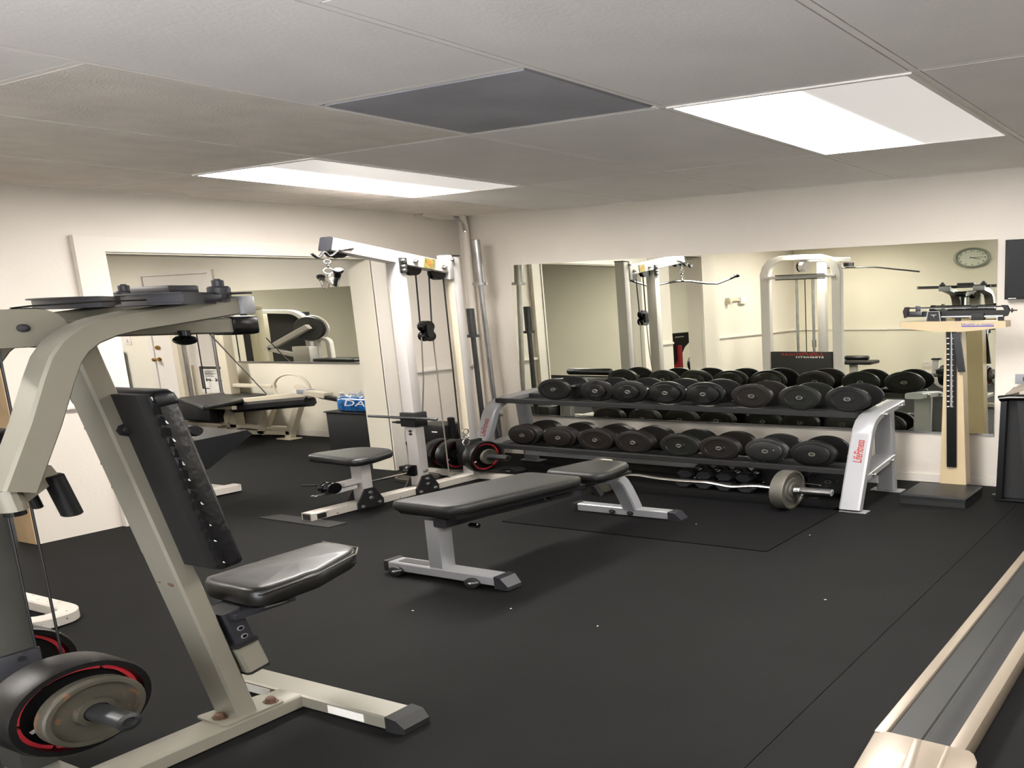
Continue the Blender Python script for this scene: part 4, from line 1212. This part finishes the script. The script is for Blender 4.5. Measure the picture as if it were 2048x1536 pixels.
for x in (1.508, 1.808):
    wq = part('wheel', MB().lathe((x - .004, -2.436, .027), (0, 1, 0), [(0, .014), (.003, .025), (.014, .027), (.022, .025), (.024, .014)], 20), M_rubgrey, bn)
    part('axle_bolt', MB().lathe((x - .004, -2.438, .027), (0, -1, 0), [(-.004, .007), (.003, .007), (.004, .005), (.006, .005)], 10), M_steel, wq)
    part('wheel_bracket', MB().prism([(x - .008, -2.4395, .022), (x + .03, -2.4395, .040), (x + .032, -2.4395, .047), (x - .006, -2.4395, .034)], (0, .004, 0)), M_silver, wq)
rl = arc_path([(1.705, -1.425, .318), (1.715, -1.36, .305), (1.735, -1.275, .065)], .09, 7)
part('rear_leg', MB().bar([(1.705, -1.46, .322), (1.708, -1.40, .317), (1.712, -1.36, .298), (1.716, -1.335, .265), (1.722, -1.315, .21), (1.728, -1.29, .13), (1.732, -1.27, .06)], .062, .062, (1, 0, 0)), M_silver, bn)
part('adjust_rail', MB().bar([(1.690, -1.50, .31), (1.690, -1.44, .20)], .02, .03), M_steel, bn)
part('rear_foot', MB().bar([(1.492, -1.265, .036), (1.90, -1.265, .036)], .055, .06, (0, 0, 1)), M_silver, bn)
part('foot_cap', MB().loft([[V((1.898, y, z)) for y, z in ((-1.30, .004), (-1.23, .004), (-1.23, .066), (-1.30, .066))], [V((1.925, y, z)) for y, z in ((-1.30, .002), (-1.23, .002), (-1.23, .060), (-1.30, .060))], [V((1.952, y, z)) for y, z in ((-1.296, .0), (-1.234, .0), (-1.234, .018), (-1.296, .018))]]), M_charcoal, bn)
part('foot_cap', MB().box(1.472, 1.495, -1.30, -1.23, .004, .066, .004), M_black, bn)
bq = MB(); bolt(bq, (1.655, -1.297, .03), (0, -1, 0), .010, .01); bolt(bq, (1.735, -1.297, .03), (0, -1, 0), .010, .01)
part('bolt', bq, M_black, bn)

# ------------------------------------------------------------------ balance beam scale
sc = thing('physician_scale', 'beige upright balance beam scale with black platform before the mirror', 'scale', (2.69, -.35, 0))
pb = part('platform_base', MB().loft([[V(p) for p in ((2.567, -.562, 0), (2.812, -.562, 0), (2.815, -.255, 0), (2.567, -.255, 0))], [V(p) for p in ((2.567, -.562, .045), (2.812, -.562, .045), (2.815, -.255, .045), (2.567, -.255, .045))]]), M_black, sc)
part('platform_top', MB().loft([[V(p) for p in ((2.565, -.565, .046), (2.814, -.565, .046), (2.817, -.25, .046), (2.565, -.25, .046))], [V(p) for p in ((2.565, -.565, .062), (2.814, -.565, .062), (2.817, -.25, .062), (2.565, -.25, .062))], [V(p) for p in ((2.572, -.556, .072), (2.807, -.556, .072), (2.81, -.26, .072), (2.572, -.26, .072))]]), M_vinyl, sc)
part('column', MB().loft([[V(p) for p in ((2.648, -.25, .07), (2.752, -.25, .07), (2.752, -.16, .07), (2.648, -.16, .07))], [V(p) for p in ((2.666, -.25, 1.215), (2.728, -.25, 1.215), (2.728, -.17, 1.215), (2.666, -.17, 1.215))]]), M_beige, sc)
sr = part('scale_strip', MB().loft([[V(p) for p in ((2.678, -.262, .203), (2.716, -.262, .203), (2.716, -.249, .203), (2.678, -.249, .203))], [V(p) for p in ((2.672, -.262, 1.205), (2.710, -.262, 1.205), (2.710, -.249, 1.205), (2.672, -.249, 1.205))]]), M_blackgloss, sc)
tk = MB()
for k in range(70):
    z = .655 + k * (.53 / 69)
    w_ = .006 if k % 5 else .010
    x = 2.6965 - (z - .2) * .006
    tk.box(x - .001, x - .001 + w_, -.2632, -.2618, z, z + .0022)
    if k % 5 == 0: tk.box(x - .016, x - .007, -.2632, -.2618, z, z + .006)
part('measure_marks', tk, M_whitelogo, sr, kind='stuff')
part('slide_rule', MB().box(2.6905, 2.6935, -.264, -.261, .655, 1.2), M_steel, sr)
part('height_rod', MB().bar([(2.713, -.268, 1.195), (2.722, -.275, 1.10), (2.735, -.27, .915)], .014, .028, (0, 1, 0)), M_vinyl, sc)
shp = [(2.496, 1.278), (2.52, 1.281), (2.896, 1.277), (2.897, 1.234), (2.80, 1.214), (2.732, 1.204), (2.634, 1.207), (2.56, 1.221), (2.498, 1.236)]
sf = part('beam_shelf', MB().prism([(x, -.285, z) for x, z in shp], (0, .11, 0)), M_beige, sc)
part('shelf_lettering', text_mb('Health o meter', (2.735, -.2855, 1.250), (1, 0, 0), (0, 0, 1), .014, .12, .001), M_blue, sf)
part('shelf_stripe', MB().box(2.735, 2.855, -.2865, -.2849, 1.240, 1.2465), M_blue, sf)
bmz = part('beam_frame', MB().box(2.512, 2.895, -.235, -.222, 1.372, 1.382).box(2.512, 2.895, -.235, -.222, 1.312, 1.323)
           .prism([(2.512, -.245, z) if False else (x, -.245, z) for x, z in ((2.497, 1.353), (2.505, 1.385), (2.518, 1.385), (2.516, 1.318), (2.503, 1.305))], (0, .03, 0))
           .prism([(x, -.245, z) for x, z in ((2.872, 1.387), (2.892, 1.385), (2.902, 1.348), (2.893, 1.310), (2.880, 1.305), (2.886, 1.345))], (0, .03, 0)), M_black, sc)
part('large_beam', MB().box(2.515, 2.89, -.232, -.225, 1.318, 1.352), M_black, bmz)
nt_ = MB()
for k in range(44):
    nt_.box(2.56 + k * .0066, 2.5632 + k * .0066, -.2365, -.2345, 1.368, 1.374)
part('beam_notches', nt_, M_steel, bmz, kind='stuff')
part('lower_beam', MB().box(2.65, 2.88, -.252, -.245, 1.306, 1.316), M_steel, bmz)
part('poise', MB().box(2.528, 2.575, -.25, -.21, 1.318, 1.352, .003).box(2.548, 2.562, -.245, -.215, 1.35, 1.392, .002), M_darksteel, bmz)
part('poise', MB().box(2.765, 2.812, -.262, -.215, 1.284, 1.330, .004).box(2.760, 2.785, -.25, -.215, 1.372, 1.392, .003), M_black, bmz)
part('beam_tip', MB().cyl((2.90, -.23, 1.348), (2.928, -.23, 1.348), .005, 8).lathe((2.908, -.23, 1.348), (1, 0, 0), [(0, .016), (.003, .016)], 10), M_darksteel, bmz)
bk = part('fulcrum_box', MB().prism([(x, -.262, z) for x, z in ((2.592, 1.280), (2.652, 1.280), (2.645, 1.352), (2.600, 1.352))], (0, .05, 0)), M_black, sc)
part('box_rim', MB().bar([(2.594, -.2635, 1.282), (2.601, -.2635, 1.351), (2.644, -.2635, 1.351), (2.650, -.2635, 1.282)], .003, .004, (0, 1, 0)), M_greyplastic, bk)
part('box_mark', MB().prism([(x, -.2635, z) for x, z in ((2.612, 1.328), (2.634, 1.328), (2.634, 1.324), (2.626, 1.322), (2.624, 1.308), (2.620, 1.322), (2.612, 1.324))], (0, .001, 0)), M_greyplastic, bk)
part('support_posts', MB().box(2.655, 2.662, -.24, -.22, 1.278, 1.33).box(2.70, 2.72, -.24, -.22, 1.278, 1.315).box(2.86, 2.88, -.24, -.22, 1.278, 1.31), M_black, sc)

# ------------------------------------------------------------------ low rail machine at right, and black housing by the wall
rw = thing('rowing_machine', 'long low rail with champagne edges and grooved grey track at the lower right', 'gym machine', (3.25, -2.0, 0))
zt = .10
part('side_rail', MB().box(3.155, 3.176, -3.01, -.75, .03, zt, .003), M_alu, rw)
part('side_rail', MB().box(3.285, 3.311, -3.015, -.75, .03, zt, .003), M_alu, rw)
tr_ = MB()
sec = [(3.176, zt - .012), (3.232, zt - .012), (3.235, zt - .018), (3.239, zt - .018), (3.242, zt - .010), (3.262, zt - .012), (3.268, zt - .017), (3.285, zt - .017), (3.285, .04), (3.176, .04)]
tr_.prism([(x, -3.02, z) for x, z in sec], (0, 2.27, 0))
part('track', tr_, M_belt, rw)
part('under_frame', MB().box(3.185, 3.295, -3.0, -.75, .012, .04), M_black, rw)
capb = []
for y, x0, x1, z1 in ((-3.008, 3.150, 3.326, zt + .004), (-3.035, 3.152, 3.336, zt + .003), (-3.16, 3.158, 3.345, zt - .008), (-3.22, 3.166, 3.340, zt - .03), (-3.245, 3.172, 3.335, zt - .065)):
    yy = lambda x: y - (x - 3.15) * .05
    capb.append([V((x0, yy(x0), .006)), V((x1, yy(x1), .006)), V((x1, yy(x1), z1 - .012)), V((x1 - .008, yy(x1), z1 - .002)), V((x0 + .030, yy(x0), z1)), V((x0 + .006, yy(x0), z1 - .010)), V((x0, yy(x0), z1 - .03))])
ec = part('end_cap', MB().loft(capb), M_alugloss, rw, None, 40)
part('cap_groove', MB().bar([(3.232, -3.018, zt + .0035), (3.248, -3.16, zt - .0055), (3.25, -3.2, zt - .018)], .016, .004), M_alu, ec)
part('cap_groove', MB().bar([(3.285, -3.02, zt + .0035), (3.292, -3.16, zt - .0055)], .008, .004), M_alu, ec)
part('rear_stand', MB().box(3.14, 3.33, -.80, -.72, 0, .08, .01), M_black, rw)

hs = thing('machine_housing', 'black upright machine housing with glossy rolled top at the right edge', 'gym machine', (3.1, -.3, 0))
part('side_panel', MB().prism([(2.886, -.365, 0), (2.898, -.36, .745), (2.905, -.12, .79), (2.886, -.12, 0)], (.022, 0, 0)), M_blackgloss, hs)
part('front_panel', MB().prism([(2.955, -.36, .73), (2.99, -.36, .18), (3.02, -.36, .02), (3.5, -.36, .02), (3.5, -.36, .75)], (0, .22, 0)), M_black, hs)
part('inner_panel', MB().prism([(2.90, -.32, .02), (3.4, -.32, .02), (3.4, -.32, .73), (2.905, -.32, .73)], (0, .18, 0)), M_black, hs)
part('rolled_top', MB().tube([(2.893, -.355, .742), (2.93, -.357, .752), (3.02, -.358, .756), (3.5, -.36, .76)], .022, 14), M_blackgloss, hs)
part('base_sill', MB().box(2.886, 3.5, -.365, -.12, 0, .022, .004), M_blackgloss, hs)
part('top_cover', MB().loft([[V(p) for p in ((2.905, -.33, .758), (2.905, -.13, .77), (2.91, -.13, .79), (2.91, -.33, .775))], [V(p) for p in ((3.05, -.33, .84), (3.05, -.13, .90), (3.05, -.13, .94), (3.05, -.33, .89))], [V(p) for p in ((3.5, -.33, .9), (3.5, -.13, .96), (3.5, -.13, 1.02), (3.5, -.33, .95))]]), M_alu, hs)
part('levelling_foot', MB().lathe((2.872, -.24, 0), (0, 0, 1), [(0, .022), (.012, .022), (.016, .008), (.04, .008)], 14), M_darksteel, hs)

tv = thing('wall_screen', 'black flat screen mounted on the wall right of the mirror', 'television', (3.3, 0, 1.63))
part('screen_case', MB().box(2.850, 3.85, -.055, -.012, 1.42, 1.845, .003), M_black, tv)
part('screen_glass', MB().box(2.862, 3.838, -.0565, -.054, 1.437, 1.835), M_screen, tv)
part('maker_mark', MB().box(2.865, 2.895, -.0575, -.0555, 1.425, 1.430), M_whitelogo, tv)
part('wall_mount', MB().box(3.2, 3.5, -.013, 0, 1.5, 1.8), M_black, tv)
ot = thing('wall_outlet', 'grey outlet plate on the back wall above the black housing', 'outlet', (2.93, 0, .83))
part('outlet_plate', MB().box(2.89, 2.99, -.007, 0, .80, .87, .001), M_greyplastic, ot)
part('socket', MB().box(2.92, 2.96, -.009, -.006, .82, .85, .001), M_darksteel, ot)
# ------------------------------------------------------------------ adjoining room: leg curl machine
lc = thing('leg_curl_machine', 'cream leg curl machine with black pads and weight stack in the adjoining room', 'gym machine', (-1.9, -.05, 0))
PY = -.05
part('upright', MB().box(-2.50, -2.44, PY - .02, PY + .06, .03, 1.55, .004), M_cream, lc)
part('upright', MB().box(-2.02, -1.95, PY - .02, PY + .06, .03, 1.55, .004), M_cream, lc)
part('top_frame', MB().box(-2.50, -1.95, PY - .02, PY + .06, 1.5, 1.56, .004), M_cream, lc)
part('guide_rod', MB().cyl((-2.40, PY, .15), (-2.40, PY, 1.5), .012, 10), M_steel, lc)
part('guide_rod', MB().cyl((-2.07, PY, .15), (-2.07, PY, 1.5), .012, 10), M_steel, lc)
part('cable', MB().tube([(-2.235, PY, .5), (-2.235, PY, 1.5)], .005, 6), M_cablecoat, lc)
part('cable', MB().tube([(-2.10, PY - .05, 1.33), (-1.57, PY - .05, .53)], .005, 6), M_cablecoat, lc)
sg = part('instruction_sign', MB().box(-2.36, -2.03, PY + .065, PY + .07, .50, .84), M_paper, lc)
part('sign_frame', MB().box(-2.44, -2.02, PY + .07, PY + .08, .2, .84), M_cream, lc)
ik = MB().box(-2.345, -2.05, PY + .063, PY + .066, .800, .832).box(-2.345, -2.325, PY + .063, PY + .066, .55, .80).box(-2.345, -2.27, PY + .063, PY + .066, .55, .56)
ik.box(-2.30, -2.20, PY + .063, PY + .066, .705, .711).box(-2.11, -2.05, PY + .063, PY + .066, .705, .711)
for k in range(6):
    ik.box(-2.30, -2.30 + .085 + .02 * ((k * 7) % 3), PY + .063, PY + .066, .722 + k * .011, .726 + k * .011)
    ik.box(-2.12, -2.07 + .01 * (k % 3), PY + .063, PY + .066, .722 + k * .011, .726 + k * .011)
for x0 in (-2.30, -2.20):
    ik.box(x0, x0 + .08, PY + .063, PY + .066, .655, .661).box(x0 + .01, x0 + .018, PY + .063, PY + .066, .645, .69).box(x0 + .05, x0 + .056, PY + .063, PY + .066, .645, .68).box(x0 + .02, x0 + .045, PY + .063, PY + .066, .664, .672)
part('sign_print', ik, M_ink, sg, kind='stuff')
wsk = part('weight_stack', MB().box(-2.46, -2.06, PY - .06, PY + .055, .165, .42), M_black, lc)
nb = MB()
for k in range(4): nb.box(-2.24, -2.205, PY - .0615, PY - .0595, .19 + k * .025, .20 + k * .025)
part('stack_numbers', nb, M_whitelogo, wsk)
part('stack_base', MB().box(-2.44, -2.04, PY - .08, PY + .06, .12, .15, .004).box(-2.36, -2.1, PY - .06, PY + .06, .03, .12), M_cream, lc)
part('lower_rail', MB().box(-2.5, -1.42, PY - .02, PY + .04, .095, .14, .004), M_cream, lc)
part('back_rail', MB().box(-1.95, -1.57, PY + .0, PY + .05, .595, .635, .004), M_cream, lc)
part('frame_rail', MB().bar([(-2.12, PY, .03), (-1.44, PY, .075)], .05, .05), M_cream, lc)
part('leg', MB().bar([(-2.115, PY, .01), (-1.98, PY, .36)], .05, .07, (0, 1, 0)), M_cream, lc)
part('leg', MB().bar([(-1.72, PY, .04), (-1.57, PY, .45)], .05, .07, (0, 1, 0)), M_cream, lc)
part('leg', MB().bar([(-1.46, PY, .01), (-1.444, PY, .09), (-1.30, PY, .50)], .05, .06, (0, 1, 0)), M_cream, lc)
part('foot_plate', MB().box(-1.53, -1.40, PY - .06, PY + .05, 0, .012, .002), M_cream, lc)
part('bench_pad', MB().pad([(-2.13, -.37), (-1.40, -.76), (-1.62, -.20), (-1.72, .04), (-2.16, .10)], (0, 0, .46), (1, 0, 0), (0, 1, 0), .05, .012, 0, .03), M_vinylgrey, lc, None, 45)
part('pad_rail', MB().bar([(-1.85, -.40, .42), (-1.55, -.40, .425)], .04, .04), M_cream, lc)
part('lower_pad_block', MB().box(-2.44, -2.06, PY - .14, PY - .065, .20, .44, .01), M_black, lc)
rp_ = part('roller_pad', MB().bar([(-1.70, -.27, .395), (-1.66, -.27, .40), (-1.05, -.27, .50), (-1.00, -.27, .507)], .10, .11, (0, 1, 0), .03), M_vinyl, lc)
part('swing_arm', MB().bar([(-1.63, -.25, .468), (-.96, -.25, .588)], .07, .075, (0, 1, 0)), M_cream, lc)
part('arm_plug', MB().bar([(-1.648, -.25, .4648), (-1.622, -.25, .4695)], .074, .079, (0, 1, 0)), M_black, lc)
part('arm_cross', MB().bar([(-1.02, -.26, .60), (-.85, -.26, .575)], .08, .06, (0, 1, 0)), M_cream, lc)
part('foot_handle', MB().bar([(-.90, -.27, .565), (-.72, -.27, .53), (-.69, -.27, .535)], .05, .045, (0, 1, 0), .01), M_vinyl, lc)
part('cam_wheel', MB().torus((-1.37, -.06, .60), (0, 1, 0), .165, .011, 40, 8), M_cream, lc)
part('cam_plate', MB().ring_sector((-1.22, -.20, .54), (0, 1, 0), .09, .13, .04, math.radians(-80), math.radians(80), 14), M_cream, lc)
part('cam_block', MB().box(-1.09, -1.00, -.29, -.22, .59, .635, .004), M_greyplastic, lc)

# black cabinet with a wrapped pack of water bottles
cbx = thing('speaker_cabinet', 'plain black box cabinet standing at the opening jamb', 'cabinet', (-.50, -.28, 0))
part('cabinet_body', MB().box(-.70, -.28, -.45, -.12, 0, .435, .004), M_black, cbx)
part('cabinet_top', MB().box(-.71, -.275, -.46, -.11, .435, .447, .003), M_black, cbx)
wp = thing('water_pack', 'blue wrapped pack of clear water bottles on the black cabinet', 'water bottles', (-.50, -.3, .447))
wrap = part('wrap', MB().pad([(-.635, -.44), (-.30, -.44), (-.30, -.16), (-.635, -.16)], (0, 0, .448), (1, 0, 0), (0, 1, 0), .15, .03, .004, .05, 5, .010), M_wrap, wp, None, 60)
part('wrap_lettering', text_mb('DA', (-.54, -.453, .515), (1, 0, 0), (0, 0, 1), .06, .16, .004, .2), M_whitelogo, wrap)
for i in range(4):
    for j in range(3):
        x, y = -.60 + i * .085, -.40 + j * .085
        bt = part('bottle', MB().lathe((x, y, .52), (0, 0, 1), [(0, .034), (.06, .034), (.085, .026), (.10, .014), (.112, .013)], 14), M_bottle, wp)
        part('bottle_cap', MB().lathe((x, y, .630), (0, 0, 1), [(0, .0145), (.013, .0145), (.014, .012)], 12), M_trim, bt)

# machine with slanted black pads just beyond the opening
ab = thing('preacher_bench', 'white framed bench with slanted black pad half hidden behind the fly machine', 'gym machine', (-.25, -1.65, 0))
part('slanted_pad', MB().loft([[V((x, y, z)) for x, y, z in ((-.10, -1.93, .50), (-.10, -1.565, .528), (-.10, -1.535, .49), (-.10, -1.82, .262))], [V((x, y, z)) for x, y, z in ((-.42, -1.93, .50), (-.42, -1.565, .528), (-.42, -1.535, .49), (-.42, -1.82, .262))]]), M_vinyl, ab, None, 30)
part('pad_roll', MB().cyl((-.08, -1.86, .585), (-.44, -1.86, .585), .045, 18, .012), M_vinyl, ab)
part('floor_tube', MB().bar([(-.20, -1.59, .036), (-.20, -2.02, .036)], .055, .06), M_whitechip, ab)
part('tube_opening', MB().box(-.221, -.179, -1.590, -1.586, .014, .056), M_gap, ab)
part('floor_tube', MB().bar([(-.225, -1.66, .036), (-.62, -1.66, .036)], .05, .055, (0, 0, 1)), M_whitechip, ab)
part('stem', MB().bar([(-.26, -1.98, .04), (-.26, -1.88, .48)], .06, .06), M_white, ab)

# machine at the far side of the adjoining room, seen in its wall mirror
fm = thing('ab_machine', 'white cam machine with grey disc and black shroud, seen in the adjoining room mirror', 'gym machine', (-2.9, -1.2, 0))
q = -1.2
part('cam_disc', MB().lathe((-2.66, q - .02, 1.215), (0, 1, 0), [(0, .17), (.03, .18), (.04, .17)], 36), M_charcoal, fm)
part('disc_rim', MB().torus((-2.66, q - .03, 1.215), (0, 1, 0), .182, .010, 36, 8), M_white, fm)
part('swing_arm', MB().bar([(-2.61, q + .06, 1.245), (-3.12, q + .06, .92)], .05, .07, (0, 1, 0)).bar([(-3.14, q + .06, .93), (-2.80, q + .06, .83)], .05, .06, (0, 1, 0)), M_white, fm)
part('shroud', MB().box(-3.28, -2.86, q - .22, q - .12, .1, 1.46, .01), M_black, fm)
part('top_frame', MB().bar(arc_path([(-3.3, q - .1, 1.48), (-2.9, q - .1, 1.46), (-2.78, q - .1, 1.32), (-2.78, q - .1, .1)], .14), .06, .06, (0, 1, 0)), M_white, fm)
part('side_post', MB().box(-3.46, -3.36, q - .25, q - .15, 0, 1.48), M_cream, fm)
part('side_shroud', MB().box(-3.62, -3.47, q - .22, q - .12, .1, 1.46), M_black, fm)
part('back_hoop', MB().bar(arc_path([(-2.62, q - .02, .3), (-2.62, q - .02, 1.075), (-2.48, q - .02, 1.06), (-2.46, q - .02, .3)], .07), .05, .05, (0, 1, 0)), M_white, fm)
part('gear_box', MB().box(-2.80, -2.60, q + .0, q + .1, .72, .96, .01), M_white, fm)
part('seat', MB().pad([(-2.57, q - .15), (-2.10, q - .15), (-2.10, q + .12), (-2.57, q + .12)], (0, 0, .74), (1, 0, 0), (0, 1, 0), .045, .012), M_vinyl, fm)
part('seat_post', MB().box(-2.4, -2.3, q - .06, q + .04, 0, .745), M_white, fm)
part('base_rail', MB().box(-3.6, -2.2, q - .1, q - .02, 0, .06), M_white, fm)

# paper crumbs on the rubber floor
random.seed(11)
for k, (x, y) in enumerate([(2.03, -2.55), (2.32, -2.57), (1.80, -2.70), (2.45, -1.30), (2.02, -1.31), (1.73, -2.27), (2.75, -2.05)]):
    a = random.uniform(0, 3.1); d = V((math.cos(a), math.sin(a), 0)) * .004; e = V((-d.y, d.x, 0)) * .5
    c0 = V((x, y, .0065 if k in (3, 4) else .0005))
    where = ['right of the flat bench front foot', 'on open floor between bench and low rail', 'in front of the flat bench', 'on the diamond mat before the curl bar plate',
             'on the diamond mat beside the bench rear foot', 'under the flat bench', 'near the floor joint by the low rail'][k]
    solo('paper_scrap', MB().prism([c0 - d - e, c0 + d - e * .4, c0 + d * .8 + e, c0 - d * .6 + e], (0, 0, .0015)), M_paper,
         'tiny white paper scrap ' + where, 'scrap', (x, y, 0), 'paper scraps on the floor')
